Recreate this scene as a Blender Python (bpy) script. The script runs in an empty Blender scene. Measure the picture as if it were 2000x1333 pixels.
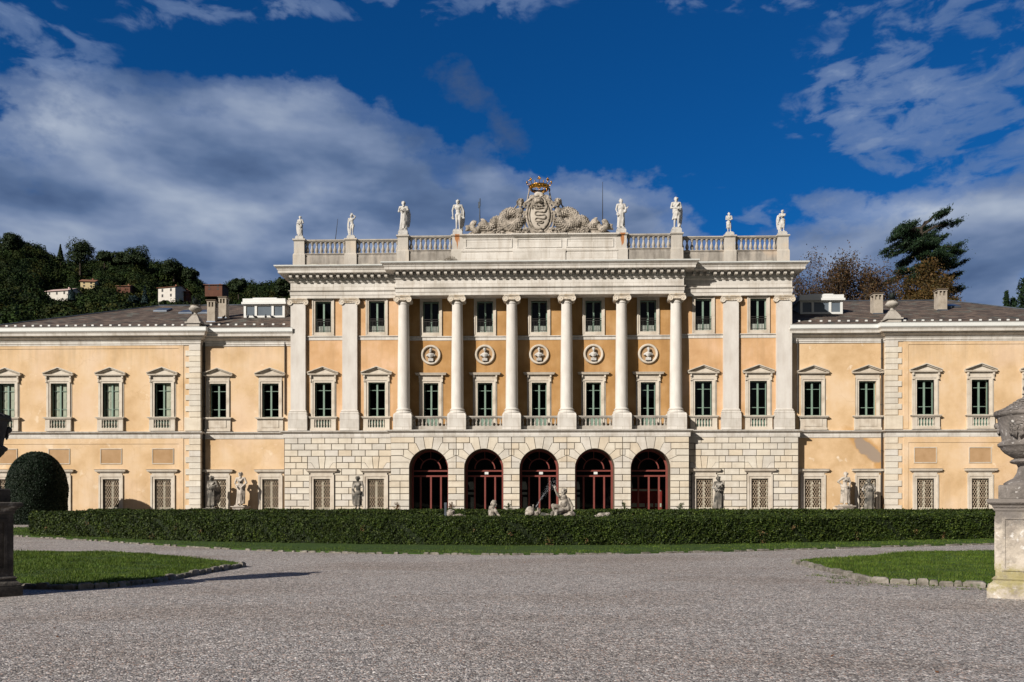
import bpy, math, random
import numpy as np
from mathutils import Vector, Matrix
random.seed(7); RNG = np.random.default_rng(11)
R = math.radians; PI = math.pi
S = bpy.context.scene; COL = S.collection

# ------------------------------------------------------------------ camera, sky, sun, exposure
YAW = R(1.6); FPX = 1600.0; HOR = 982.0; EYE = 1.65
cam = bpy.data.objects.new('camera', bpy.data.cameras.new('camera')); COL.objects.link(cam)
cam.location = (0, 0, EYE); cam.rotation_euler = (R(90), 0, YAW)
cam.data.sensor_width = 36; cam.data.lens = 36*FPX/2000; cam.data.shift_y = (HOR-666.5)/2000
cam.data.clip_end = 20000; cam.data.clip_start = .1; S.camera = cam
S.view_settings.view_transform = 'Standard'; S.view_settings.look = 'None'
S.cycles.diffuse_bounces = 1; S.cycles.max_bounces = 8
S.view_settings.exposure = 0.05; S.view_settings.gamma = 1.0
SUN = Vector((.95, 1.0, -.72)).normalized()          # the way the light travels
sl = bpy.data.lights.new('sun', 'SUN'); sl.energy = 5.0; sl.angle = R(.5); sl.color = (1, .935, .855)
so = bpy.data.objects.new('sun', sl); COL.objects.link(so); so.rotation_euler = SUN.to_track_quat('-Z', 'Y').to_euler()
so.location = (-40, -40, 60)

def lnk(nt, a, b): nt.links.new(a, b)
def nd(nt, t, **k):
    n = nt.nodes.new(t)
    for a, b in k.items():
        if a.startswith('i_'):
            key = a[2:]; key = int(key) if key.isdigit() else key
            n.inputs[key].default_value = b
        else: setattr(n, a, b)
    return n
def ramp(nt, stops, src=None, interp='LINEAR'):
    r = nt.nodes.new('ShaderNodeValToRGB'); cr = r.color_ramp; cr.interpolation = interp
    while len(cr.elements) < len(stops): cr.elements.new(.5)
    for e, (p, c) in zip(cr.elements, stops):
        e.position = p; e.color = (c, c, c, 1) if isinstance(c, (int, float)) else tuple(c)+(1,)
    if src is not None: lnk(nt, src, r.inputs[0])
    return r
def math_(nt, op, a, b=None, clamp=False):
    n = nt.nodes.new('ShaderNodeMath'); n.operation = op; n.use_clamp = clamp
    for i, v in enumerate((a, b)):
        if v is None: continue
        if isinstance(v, (int, float)): n.inputs[i].default_value = v
        else: lnk(nt, v, n.inputs[i])
    return n.outputs[0]
def mixc(nt, f, a, b, mode='MIX'):
    n = nt.nodes.new('ShaderNodeMix'); n.data_type = 'RGBA'; n.blend_type = mode
    for s, v in ((n.inputs[0], f), (n.inputs[6], a), (n.inputs[7], b)):
        if isinstance(v, (int, float)): s.default_value = v
        elif isinstance(v, tuple): s.default_value = v+(1,) if len(v) == 3 else v
        else: lnk(nt, v, s)
    return n.outputs[2]

# cloud patches: bearing (x/y), height (z/y), half width, half height, density, slope
BANK = [(-.66, .37, .25, .13, .70), (-.42, .395, .16, .115, .66), (-.29, .42, .10, .10, .55), (-.42, .26, .35, .10, .7), (-.14, .335, .16, .095, .70, -.2), (.02, .33, .14, .07, .66, -.1), (.15, .335, .11, .045, .45, -.1), (-.10, .385, .03, .018, -.22, -.6),
        (.07, .24, .14, .05, .5), (.24, .35, .06, .03, -.12), (.235, .335, .04, .025, -.2), (.50, .33, .20, .055, .66, .12), (.62, .36, .10, .05, .25), (.50, .24, .26, .07, .80), (.30, .26, .08, .06, .35), (.31, .365, .10, .014, .30),
        (-.50, .550, .14, .018, -.22), (-.30, .56, .12, .02, -.2), (-.37, .50, .07, .015, .25), (0, .14, 1.5, .07, .6)]
EAST = [(-.63, .575, .10, .05, .56, -.4), (-.54, .52, .07, .03, .36, -.5), (-.42, .60, .16, .025, .30), (-.25, .61, .12, .015, .35), (.20, .605, .10, .015, .30), (.30, .345, .10, .02, .42), (.12, .39, .10, .02, .30), (.38, .595, .10, .02, .34), (.50, .56, .12, .035, .44, .1), (.62, .53, .14, .05, .55, .1), (.39, .525, .08, .03, .44, -.1), (.46, .50, .12, .03, .46), (.56, .49, .14, .035, .44, .1), (.40, .46, .10, .03, .50, .1), (.55, .44, .16, .035, .46, .1), (.50, .41, .12, .02, .30), (.62, .42, .12, .05, .5), (.62, .60, .12, .03, .42), (-.07, .595, .09, .025, .36), (0, .62, .5, .012, .24), (.1, .20, 1, .12, .3)]
LIGHT = [(-.33, .475, .08, .035, .30), (-.25, .50, .06, .02, .05), (-.61, .475, .10, .04, .28), (-.50, .46, .08, .02, .12), (-.16, .38, .08, .04, -.18), (-.62, .38, .16, .02, -.14), (-.40, .37, .14, .03, .06), (-.30, .31, .1, .02, .14), (-.22, .27, .16, .03, -.20), (-.5, .30, .2, .02, -.08), (.02, .385, .10, .015, .14, -.1), (.12, .28, .10, .03, .16), (.60, .35, .16, .02, .30), (.45, .355, .1, .012, .15), (.52, .26, .25, .04, -.16)]
def make_world():
    w = bpy.data.worlds.new('World'); S.world = w; w.use_nodes = True; nt = w.node_tree; nt.nodes.clear()
    sky = nd(nt, 'ShaderNodeTexSky', sky_type='NISHITA', sun_disc=False)
    sky.sun_elevation = math.asin(-SUN.z); sky.sun_rotation = math.atan2(-SUN.x, -SUN.y)
    sky.altitude = 200; sky.air_density = 1.0; sky.dust_density = .3; sky.ozone_density = 3
    base = mixc(nt, 1.0, sky.outputs[0], (.0035, .036, .072), 'MULTIPLY')
    tc = nd(nt, 'ShaderNodeTexCoord'); V = tc.outputs['Generated']
    sep = nd(nt, 'ShaderNodeSeparateXYZ'); lnk(nt, V, sep.inputs[0])
    zz = math_(nt, 'ADD', math_(nt, 'MAXIMUM', sep.outputs[2], 0.0), .10)
    cmb = nd(nt, 'ShaderNodeCombineXYZ'); lnk(nt, math_(nt, 'DIVIDE', sep.outputs[0], zz), cmb.inputs[0]); lnk(nt, math_(nt, 'DIVIDE', sep.outputs[1], zz), cmb.inputs[1])
    yy = math_(nt, 'MAXIMUM', sep.outputs[1], .05)
    U = math_(nt, 'DIVIDE', sep.outputs[0], yy); W = math_(nt, 'DIVIDE', sep.outputs[2], yy)
    def noise(sc, loc, detail, rough, dist=0.0, src=V, rot=0):
        n = nd(nt, 'ShaderNodeTexNoise', i_Scale=1.0, i_Detail=float(detail), i_Roughness=rough, i_Distortion=dist)
        mp = nd(nt, 'ShaderNodeMapping'); mp.inputs['Scale'].default_value = sc; mp.inputs['Location'].default_value = loc; mp.inputs['Rotation'].default_value = (0, rot, 0)
        lnk(nt, src, mp.inputs[0]); lnk(nt, mp.outputs[0], n.inputs['Vector']); return n.outputs[0]
    def blob(az, el, sx, sz, amp, tilt=0.0):
        """soft patch of sky round a compass bearing and height"""
        rel = math_(nt, 'SUBTRACT', U, az); rez = math_(nt, 'SUBTRACT', math_(nt, 'SUBTRACT', W, el), math_(nt, 'MULTIPLY', rel, tilt))
        a = math_(nt, 'POWER', math_(nt, 'ABSOLUTE', math_(nt, 'DIVIDE', rel, sx)), 2.0)
        b = math_(nt, 'POWER', math_(nt, 'ABSOLUTE', math_(nt, 'DIVIDE', rez, sz)), 2.0)
        return math_(nt, 'MULTIPLY', math_(nt, 'EXPONENT', math_(nt, 'MULTIPLY', math_(nt, 'ADD', a, b), -1.0)), amp)
    def total(l):
        t = l[0]
        for x in l[1:]: t = math_(nt, 'ADD', t, x)
        return t
    nbig = noise((9, 9, 14), (3.1, .4, 1.7), 7, .55, .15)
    nfine = noise((26, 26, 40), (1.3, 5.4, 2.2), 4, .6)
    bank = total([blob(*b) for b in BANK])
    d1 = math_(nt, 'ADD', math_(nt, 'ADD', bank, math_(nt, 'MULTIPLY', math_(nt, 'SUBTRACT', nbig, .5), 1.4)), math_(nt, 'MULTIPLY', math_(nt, 'SUBTRACT', nfine, .5), .60))
    m1 = ramp(nt, [(.24, 0), (.42, .5), (.74, 1)], d1); m1.color_ramp.interpolation = 'EASE'
    # broken high cloud in the east, in wavy rows
    nrow = noise((21, 12, 46), (7.7, 1.1, 3.9), 6, .55, .35, rot=R(14))
    east = total([blob(*b) for b in EAST])
    d2 = math_(nt, 'ADD', math_(nt, 'MULTIPLY', math_(nt, 'MINIMUM', east, .7), .72), math_(nt, 'MULTIPLY', math_(nt, 'ADD', math_(nt, 'MULTIPLY', math_(nt, 'SUBTRACT', nrow, .5), 2.4), math_(nt, 'MULTIPLY', math_(nt, 'SUBTRACT', nfine, .5), .6)), ramp(nt, [(.06, .25), (.35, 1)], east).outputs[0]))
    m2 = ramp(nt, [(.20, 0), (.55, .5), (.95, .85)], d2); m2.color_ramp.interpolation = 'EASE'
    nsh = noise((7, 7, 17), (8.1, 2.4, 5.7), 4, .52, .1)
    hi = total([blob(*b) for b in LIGHT])
    edge = math_(nt, 'MULTIPLY', math_(nt, 'SUBTRACT', nbig, .5), .35)
    sh = math_(nt, 'ADD', math_(nt, 'ADD', math_(nt, 'MULTIPLY', math_(nt, 'SUBTRACT', nsh, .5), 1.35), hi), math_(nt, 'SUBTRACT', .5, edge))
    cc = ramp(nt, [(.16, (.060, .105, .215)), (.38, (.105, .165, .30)), (.58, (.19, .255, .40)), (.78, (.31, .375, .50)), (1.0, (.46, .52, .62))], sh)
    cc2 = mixc(nt, .5, cc.outputs[0], (.17, .26, .46))
    # a small brownish wisp over the roof, and thin veils at the top
    wisp = ramp(nt, [(.42, 0), (.75, .55)], math_(nt, 'ADD', total([blob(-.10, .52, .05, .035, .58, -.2), blob(-.045, .475, .045, .035, .55, -.5), blob(-.03, .43, .03, .03, .4)]), math_(nt, 'MULTIPLY', math_(nt, 'SUBTRACT', nfine, .5), 1.1))).outputs[0]
    c0 = mixc(nt, wisp, base, (.065, .105, .20))
    c1 = mixc(nt, m1.outputs[0], mixc(nt, m2.outputs[0], c0, cc2), cc.outputs[0])
    back = ramp(nt, [(.40, 0), (.62, .9)], math_(nt, 'ADD', math_(nt, 'MULTIPLY', sep.outputs[1], -1.0), math_(nt, 'MULTIPLY', nbig, .9))).outputs[0]  # unseen grey cloud behind the camera, added to make the fill light less blue
    c1 = mixc(nt, back, c1, (.105, .098, .095))
    bg = nd(nt, 'ShaderNodeBackground'); lnk(nt, c1, bg.inputs[0]); bg.inputs[1].default_value = 1.0
    out = nd(nt, 'ShaderNodeOutputWorld'); lnk(nt, bg.outputs[0], out.inputs[0])
make_world()

# ------------------------------------------------------------------ measuring: image ray -> point on a plane of known distance
cY, sY = math.cos(YAW), math.sin(YAW)
def PX(px, Y):
    t = (px-1000)/FPX; return (t*Y*cY-Y*sY)/(cY+t*sY)
def PZ(py, X, Y): return EYE+(HOR-py)*(-X*sY+Y*cY)/FPX
def ground_z(y): 
    t = min(1, max(0, (y-27)/20)); return .33*t*t*(3-2*t)
def G(px, py):
    z = 0
    for _ in range(30):
        d = (EYE-z)*FPX/(py-HOR); l = (px-1000)/FPX*d
        X = l*cY-d*sY; Y = l*sY+d*cY; z = ground_z(Y)
    return X, Y

# ------------------------------------------------------------------ materials
def newmat(name):
    m = bpy.data.materials.new(name); m.use_nodes = True; nt = m.node_tree
    return m, nt, nt.nodes['Principled BSDF']
def mat(name, cols, scale=1.0, detail=6, stretch=(1, 1, 1), rough=.85, bump=.0, bscale=20, isl=None, grime=None, metal=0, spec=.3, speck=None, coords='Object', extra=None):
    """noise-blended colours; isl: palette picked per loose piece; grime: (colour, amount) in vertical streaks"""
    m, nt, p = newmat(name)
    tc = nd(nt, 'ShaderNodeTexCoord'); mp = nd(nt, 'ShaderNodeMapping'); mp.inputs['Scale'].default_value = stretch
    lnk(nt, tc.outputs[coords], mp.inputs[0])
    n = nd(nt, 'ShaderNodeTexNoise', i_Scale=scale, i_Detail=float(detail), i_Roughness=.6); lnk(nt, mp.outputs[0], n.inputs['Vector'])
    k = len(cols)
    c = ramp(nt, [(.32+.36*i/max(1, k-1), cols[i]) for i in range(k)], n.outputs[0]).outputs[0] if k > 1 else ramp(nt, [(0, cols[0]), (1, cols[0])], n.outputs[0]).outputs[0]
    if isl:
        g = nd(nt, 'ShaderNodeNewGeometry')
        ri = ramp(nt, [(i/len(isl), isl[i]) for i in range(len(isl))], g.outputs['Random Per Island'], 'CONSTANT')
        c = mixc(nt, 1.0, c, ri.outputs[0], 'MULTIPLY')
    if grime:
        mp2 = nd(nt, 'ShaderNodeMapping'); mp2.inputs['Scale'].default_value = (3.2, 3.2, .35); lnk(nt, tc.outputs[coords], mp2.inputs[0])
        n2 = nd(nt, 'ShaderNodeTexNoise', i_Scale=1.0, i_Detail=7.0, i_Roughness=.65); lnk(nt, mp2.outputs[0], n2.inputs['Vector'])
        f = ramp(nt, [(.48, 0), (.72, grime[1])], n2.outputs[0]).outputs[0]
        c = mixc(nt, f, c, grime[0])
    if speck:
        n4 = nd(nt, 'ShaderNodeTexNoise', i_Scale=speck[2], i_Detail=3.0); lnk(nt, tc.outputs[coords], n4.inputs['Vector'])
        f = ramp(nt, [(speck[3], 0), (speck[3]+.08, speck[1])], n4.outputs[0]).outputs[0]
        c = mixc(nt, f, c, speck[0])
    if extra: c = extra(nt, tc, c)
    lnk(nt, c, p.inputs['Base Color']); p.inputs['Roughness'].default_value = rough
    p.inputs['Metallic'].default_value = metal; p.inputs['Specular IOR Level'].default_value = spec
    if bump:
        nb = nd(nt, 'ShaderNodeTexNoise', i_Scale=float(bscale), i_Detail=5.0); lnk(nt, tc.outputs[coords], nb.inputs['Vector'])
        b = nd(nt, 'ShaderNodeBump', i_Strength=bump, i_Distance=.03); lnk(nt, nb.outputs[0], b.inputs['Height']); lnk(nt, b.outputs[0], p.inputs['Normal'])
    return m
M = {}
def cracks(nt, tc, c):
    v = nd(nt, 'ShaderNodeTexVoronoi', feature='DISTANCE_TO_EDGE', i_Scale=1.1)
    n = nd(nt, 'ShaderNodeTexNoise', i_Scale=3.0, i_Detail=4.0); lnk(nt, tc.outputs['Object'], n.inputs['Vector'])
    mv = mixc(nt, .35, tc.outputs['Object'], n.outputs['Color']); lnk(nt, mv, v.inputs['Vector'])
    f = ramp(nt, [(0, .35), (.018, 0)], v.outputs[0]).outputs[0]
    n5 = nd(nt, 'ShaderNodeTexNoise', i_Scale=.35, i_Detail=2.0); lnk(nt, tc.outputs['Object'], n5.inputs['Vector'])
    f = math_(nt, 'MULTIPLY', f, ramp(nt, [(.45, 0), (.6, 1)], n5.outputs[0]).outputs[0])
    return mixc(nt, f, c, (.50, .31, .15))
def stuccos(nt, tc, c):
    c = cracks(nt, tc, c)
    mp = nd(nt, 'ShaderNodeMapping'); mp.inputs['Scale'].default_value = (2.2, 1, .16); lnk(nt, tc.outputs['Object'], mp.inputs[0])
    n = nd(nt, 'ShaderNodeTexNoise', i_Scale=1.0, i_Detail=8.0, i_Roughness=.7); lnk(nt, mp.outputs[0], n.inputs['Vector'])
    s = nd(nt, 'ShaderNodeSeparateXYZ'); lnk(nt, tc.outputs['Object'], s.inputs[0])
    top = ramp(nt, [(0, .0), (.14, .55), (.30, 0), (.505, .1), (.512, .0), (.82, .0), (1, .6)], math_(nt, 'DIVIDE', s.outputs[2], 12.4)).outputs[0]
    f = math_(nt, 'MULTIPLY', ramp(nt, [(.42, 0), (.66, 1)], n.outputs[0]).outputs[0], math_(nt, 'ADD', top, .12))
    c = mixc(nt, f, c, (.50, .36, .22))
    n2 = nd(nt, 'ShaderNodeTexNoise', i_Scale=.28, i_Detail=4.0, i_Roughness=.6); lnk(nt, tc.outputs['Object'], n2.inputs['Vector'])
    return mixc(nt, ramp(nt, [(.5, 0), (.66, .5)], n2.outputs[0]).outputs[0], c, (.80, .60, .44))
def damp(nt, tc, c):
    """grey repair and dark run-off stain under the string course of the right inner bay"""
    c = cracks(nt, tc, c)
    s = nd(nt, 'ShaderNodeSeparateXYZ'); lnk(nt, tc.outputs['Object'], s.inputs[0])
    n = nd(nt, 'ShaderNodeTexNoise', i_Scale=1.3, i_Detail=6.0, i_Roughness=.6); lnk(nt, tc.outputs['Object'], n.inputs['Vector'])
    def g(cx, cz, sx, sz, tilt=0):
        dx = math_(nt, 'SUBTRACT', s.outputs[0], cx); dz = math_(nt, 'SUBTRACT', math_(nt, 'SUBTRACT', s.outputs[2], cz), math_(nt, 'MULTIPLY', dx, tilt))
        q = math_(nt, 'ADD', math_(nt, 'POWER', math_(nt, 'ABSOLUTE', math_(nt, 'DIVIDE', dx, sx)), 2.0), math_(nt, 'POWER', math_(nt, 'ABSOLUTE', math_(nt, 'DIVIDE', dz, sz)), 2.0))
        return math_(nt, 'SUBTRACT', 1.0, q)
    o = math_(nt, 'MAXIMUM', g(22.25, 2.8, .55, 3.3), g(21.3, 5.3, 1.6, .8, -.7))
    f1 = ramp(nt, [(.25, 0), (.45, .8)], math_(nt, 'ADD', math_(nt, 'MULTIPLY', o, .35), math_(nt, 'MULTIPLY', n.outputs[0], .5))).outputs[0]
    c = mixc(nt, f1, c, (.52, .28, .09))
    o2 = g(21.35, 5.15, 1.35, .85, -.6)
    f2 = ramp(nt, [(.42, 0), (.5, .9)], math_(nt, 'ADD', math_(nt, 'MULTIPLY', o2, .35), math_(nt, 'MULTIPLY', n.outputs[0], .5))).outputs[0]
    return mixc(nt, f2, c, (.33, .27, .22))
WINGC = [(.60, .40, .21), (.74, .525, .31), (.80, .61, .42)]
M['wing'] = mat('wing_plaster', WINGC, .45, 8, rough=.9, bump=.25, bscale=4, speck=((.90, .74, .55), .6, 1.6, .66), extra=stuccos)
M['wing_damp'] = mat('wing_plaster_damp', WINGC, .45, 8, rough=.9, bump=.25, bscale=4, speck=((.90, .78, .62), .8, 1.4, .66), extra=damp)
M['side'] = mat('side_plaster', [(.56, .325, .155), (.67, .415, .215), (.76, .50, .31)], .6, 8, rough=.9, bump=.2, bscale=4, grime=((.50, .31, .16), .45))
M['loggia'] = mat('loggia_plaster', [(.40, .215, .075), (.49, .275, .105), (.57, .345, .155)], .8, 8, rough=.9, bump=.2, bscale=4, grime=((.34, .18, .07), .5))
M['panel'] = mat('panel_plaster', [(.42, .26, .13), (.52, .34, .19)], 1.5, 7, rough=.9)
PAL = [(1, .97, .91), (.98, .96, .91), (.93, .91, .87), (1, .94, .84), (.95, .94, .93), (.97, .89, .77), (1, .96, .88), (.87, .86, .84), (.98, .93, .84), (1, .97, .92)]
M['block'] = mat('marble_block', [(.64, .595, .525), (.80, .765, .695)], .9, 8, stretch=(1, 1, 2.5), rough=.75, bump=.15, bscale=9, isl=PAL, grime=((.42, .34, .25), .35))
M['joint'] = mat('joint_stone', [(.11, .08, .055), (.16, .12, .09)], 2, 5)
def slabs(nt, tc, c):
    s = nd(nt, 'ShaderNodeSeparateXYZ'); lnk(nt, tc.outputs['Object'], s.inputs[0])
    cb = nd(nt, 'ShaderNodeCombineXYZ'); lnk(nt, s.outputs[0], cb.inputs[0]); lnk(nt, s.outputs[2], cb.inputs[1])
    b = nd(nt, 'ShaderNodeTexBrick', i_Scale=1.0); b.inputs['Mortar Size'].default_value = .008; b.inputs['Brick Width'].default_value = 1.35; b.inputs['Row Height'].default_value = .545; b.squash = 1.3; b.squash_frequency = 3
    b.inputs['Color1'].default_value = (.90, .885, .86, 1); b.inputs['Color2'].default_value = (1.05, 1.04, 1.02, 1); b.inputs['Mortar'].default_value = (.6, .56, .5, 1)
    lnk(nt, cb.outputs[0], b.inputs['Vector']); return mixc(nt, 1.0, c, b.outputs[0], 'MULTIPLY')
M['stone'] = mat('pale_marble', [(.56, .53, .48), (.70, .67, .625), (.77, .745, .70)], .8, 9, rough=.75, bump=.12, bscale=8, grime=((.36, .30, .23), .5), extra=slabs)
M['column'] = mat('column_stone', [(.62, .58, .53), (.76, .73, .68)], .9, 8, stretch=(2, 2, .8), rough=.8, bump=.1, bscale=14, grime=((.50, .43, .35), .3))
M['trim'] = mat('window_stone', [(.52, .45, .36), (.66, .59, .49), (.70, .64, .55)], 1.4, 8, rough=.8, grime=((.36, .29, .22), .45))
M['capital'] = mat('capital_stone', [(.50, .40, .28), (.70, .62, .51), (.74, .70, .62)], 3, 8, rough=.8)
M['attic'] = mat('weathered_attic_stone', [(.22, .195, .165), (.36, .33, .29), (.46, .41, .35)], .8, 9, stretch=(1.5, 1, .8), rough=.85, bump=.2, bscale=7, grime=((.14, .125, .11), .85), speck=((.60, .44, .30), .4, .9, .62))
M['balu'] = mat('balustrade_stone', [(.38, .345, .30), (.54, .50, .44)], 1.2, 7, rough=.85, grime=((.22, .19, .15), .5))
M['statue'] = mat('white_statue_marble', [(.44, .42, .39), (.66, .64, .60)], 3.0, 7, rough=.7, speck=((.25, .23, .20), .7, 5, .64))
M['old_statue'] = mat('weathered_statue_marble', [(.34, .30, .25), (.52, .46, .39), (.66, .60, .52)], 1.8, 8, rough=.8, speck=((.09, .085, .075), .85, 2.2, .55))
M['dark_statue'] = mat('blackened_statue_marble', [(.09, .085, .075), (.20, .18, .15), (.58, .54, .48)], 1.5, 7, rough=.85, speck=((.05, .05, .045), .9, 2.6, .50))
M['fountain'] = mat('fountain_stone', [(.13, .11, .09), (.34, .30, .25), (.50, .46, .40)], 4.0, 9, rough=.9, bump=.8, bscale=18, speck=((.07, .06, .05), .8, 7, .55))
M['crest'] = mat('crest_stone', [(.17, .145, .115), (.36, .315, .26), (.56, .49, .41)], 2.4, 9, rough=.85, bump=.9, bscale=7, speck=((.09, .08, .07), .75, 6, .55))
M['white'] = mat('white_paint', [(.74, .75, .72), (.80, .81, .78)], 1, 4, rough=.5)
M['green'] = mat('green_paint', [(.20, .29, .23), (.25, .35, .28)], 2, 4, rough=.5)
M['red'] = mat('red_paint', [(.19, .052, .042), (.25, .07, .055)], 2, 4, rough=.5)
M['iron'] = mat('dark_iron', [(.03, .028, .026), (.05, .045, .04)], 3, 3, rough=.6)
M['grille'] = mat('rusty_cream_grille', [(.42, .32, .22), (.56, .46, .34)], 3, 5, rough=.7)
M['lower_panel'] = mat('lower_panel_paint', [(.52, .56, .50), (.62, .66, .60)], 1.5, 4, stretch=(14, 1, 1), rough=.9)
M['cream'] = mat('cream_shutter', [(.62, .60, .48), (.72, .70, .58)], 1, 4, rough=.6)
M['room'] = mat('room_shade', [(.012, .011, .010), (.02, .018, .016)], 1, 2, rough=.95)  # near-black colour stands in for the shade inside unlit rooms
M['gold'] = mat('gilded_metal', [(.42, .20, .04), (.80, .44, .08)], 4, 4, rough=.28, metal=1.0)
M['zinc'] = mat('zinc_sheet', [(.12, .14, .17), (.20, .23, .27)], 1.5, 4, rough=.35, metal=.6)
M['chim'] = mat('chimney_render', [(.34, .29, .23), (.50, .44, .36)], 2.5, 8, rough=.9, bump=.3, bscale=9)
M['brick'] = mat('brick_patch', [(.32, .14, .08), (.42, .24, .15)], 6, 5, rough=.9)
def glassmat(name, alpha):
    m, nt, p = newmat(name); nt.nodes.remove(p)
    tr = nd(nt, 'ShaderNodeBsdfTransparent'); gl = nd(nt, 'ShaderNodeBsdfGlossy'); gl.inputs['Roughness'].default_value = .02
    n = nd(nt, 'ShaderNodeTexNoise', i_Scale=1.2, i_Detail=1.0); tc = nd(nt, 'ShaderNodeTexCoord'); lnk(nt, tc.outputs['Object'], n.inputs['Vector'])
    b = nd(nt, 'ShaderNodeBump', i_Strength=.06, i_Distance=.05); lnk(nt, n.outputs[0], b.inputs['Height']); lnk(nt, b.outputs[0], gl.inputs['Normal'])
    tr.inputs[0].default_value = (.75, .80, .78, 1)
    mx = nd(nt, 'ShaderNodeMixShader'); mx.inputs[0].default_value = alpha
    lnk(nt, tr.outputs[0], mx.inputs[1]); lnk(nt, gl.outputs[0], mx.inputs[2]); lnk(nt, mx.outputs[0], nt.nodes['Material Output'].inputs[0])
    return m
M['glass'] = glassmat('window_glass', .032)

# ------------------------------------------------------------------ mesh helper
class MB:
    def __init__(s): s.v = []; s.f = []
    def add(s, v, f):
        o = len(s.v); s.v += [tuple(p) for p in v]; s.f += [tuple(i+o for i in q) for q in f]; return s
    def box(s, x0, x1, y0, y1, z0, z1):
        return s.add([(x0,y0,z0),(x1,y0,z0),(x1,y1,z0),(x0,y1,z0),(x0,y0,z1),(x1,y0,z1),(x1,y1,z1),(x0,y1,z1)],
                     [(0,3,2,1),(4,5,6,7),(0,1,5,4),(1,2,6,5),(2,3,7,6),(3,0,4,7)])
    def cbox(s, cx, cy, hx, hy, z0, z1): return s.box(cx-hx, cx+hx, cy-hy, cy+hy, z0, z1)
    def frust(s, cx, cy, hx0, hy0, z0, hx1, hy1, z1):
        return s.add([(cx-hx0,cy-hy0,z0),(cx+hx0,cy-hy0,z0),(cx+hx0,cy+hy0,z0),(cx-hx0,cy+hy0,z0),(cx-hx1,cy-hy1,z1),(cx+hx1,cy-hy1,z1),(cx+hx1,cy+hy1,z1),(cx-hx1,cy+hy1,z1)],
                     [(0,3,2,1),(4,5,6,7),(0,1,5,4),(1,2,6,5),(2,3,7,6),(3,0,4,7)])
    def prism(s, poly, y0, y1):
        """poly in (x,z), extruded from y0 (front) to y1"""
        n = len(poly); v = [(x, y0, z) for x, z in poly]+[(x, y1, z) for x, z in poly]
        return s.add(v, [tuple(range(n)), tuple(range(2*n-1, n-1, -1))]+[(i, i+n, (i+1) % n+n, (i+1) % n) for i in range(n)])
    def sweep(s, path, prof, caps=True):
        """prof [(out,z)] carried along a plan path with mitred corners; out is to the right-hand side reversed (front for +x)"""
        n = len(path); rings = []
        for i, (x, y) in enumerate(path):
            def nrm(a, b):
                dx, dy = b[0]-a[0], b[1]-a[1]; l = math.hypot(dx, dy); return (dy/l, -dx/l)
            if i == 0: m = nrm(path[0], path[1])
            elif i == n-1: m = nrm(path[-2], path[-1])
            else:
                a = nrm(path[i-1], path[i]); b = nrm(path[i], path[i+1]); k = 1+a[0]*b[0]+a[1]*b[1]
                m = ((a[0]+b[0])/k, (a[1]+b[1])/k)
            rings.append([(x+m[0]*o, y+m[1]*o, z) for o, z in prof])
        k = len(prof); v = [p for r in rings for p in r]; f = []
        for i in range(n-1):
            for j in range(k-1): f.append((i*k+j, (i+1)*k+j, (i+1)*k+j+1, i*k+j+1))
        if caps: f += [tuple(range(k)), tuple(range((n-1)*k+k-1, (n-1)*k-1, -1))]
        return s.add(v, f)
    def lathe(s, prof, c=(0, 0, 0), seg=16, sx=1, sy=1, wob=None, caps=True):
        v = []; f = []; k = len(prof)
        for i in range(seg):
            a = 2*PI*i/seg
            for r, z in prof:
                rr = r*(wob(a, z) if wob else 1); v.append((c[0]+rr*math.cos(a)*sx, c[1]+rr*math.sin(a)*sy, c[2]+z))
        for i in range(seg):
            j = (i+1) % seg
            for q in range(k-1): f.append((i*k+q, j*k+q, j*k+q+1, i*k+q+1))
        if caps: f.append(tuple(i*k for i in range(seg-1, -1, -1))); f.append(tuple(i*k+k-1 for i in range(seg)))
        return s.add(v, f)
    def tube(s, pts, rad, seg=8):
        pts = [Vector(p) for p in pts]; n = len(pts)
        if isinstance(rad, (int, float)): rad = [rad]*n
        t0 = (pts[1]-pts[0]).normalized(); up = Vector((0, 0, 1)) if abs(t0.z) < .9 else Vector((0, 1, 0))
        a = t0.cross(up).normalized(); v = []
        for i, p in enumerate(pts):
            t = (pts[min(i+1, n-1)]-pts[max(i-1, 0)]).normalized(); a = (a-t*a.dot(t)).normalized(); b = t.cross(a)
            for k in range(seg):
                g = 2*PI*k/seg; v.append(p+(a*math.cos(g)+b*math.sin(g))*rad[i])
        f = [(i*seg+k, i*seg+(k+1) % seg, (i+1)*seg+(k+1) % seg, (i+1)*seg+k) for i in range(n-1) for k in range(seg)]
        f += [tuple(range(seg-1, -1, -1)), tuple((n-1)*seg+k for k in range(seg))]
        return s.add(v, f)
    def ell(s, c, r, seg=12, rings=8, rot=None):
        v = []; f = []
        m = rot.to_matrix() if rot else None
        for i in range(rings+1):
            t = PI*i/rings
            for k in range(seg):
                a = 2*PI*k/seg; p = Vector((r[0]*math.sin(t)*math.cos(a), r[1]*math.sin(t)*math.sin(a), r[2]*math.cos(t)))
                if m: p = m @ p
                v.append((c[0]+p.x, c[1]+p.y, c[2]+p.z))
        for i in range(rings):
            for k in range(seg): f.append((i*seg+k, (i+1)*seg+k, (i+1)*seg+(k+1) % seg, i*seg+(k+1) % seg))
        return s.add(v, f)
    def mirror_x(s):
        o = MB(); o.v = [(-x, y, z) for x, y, z in s.v]; o.f = [tuple(reversed(q)) for q in s.f]; return o
    def build(s, name, m, parent=None, smooth=False, loc=None, **tags):
        me = bpy.data.meshes.new(name); me.from_pydata(s.v, [], s.f); me.materials.append(m if not isinstance(m, str) else M[m])
        if smooth: me.shade_smooth() if smooth is True else me.polygons.foreach_set('use_smooth', [True]*len(me.polygons))
        me.update(); return link(name, me, parent, loc, **tags)
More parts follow.
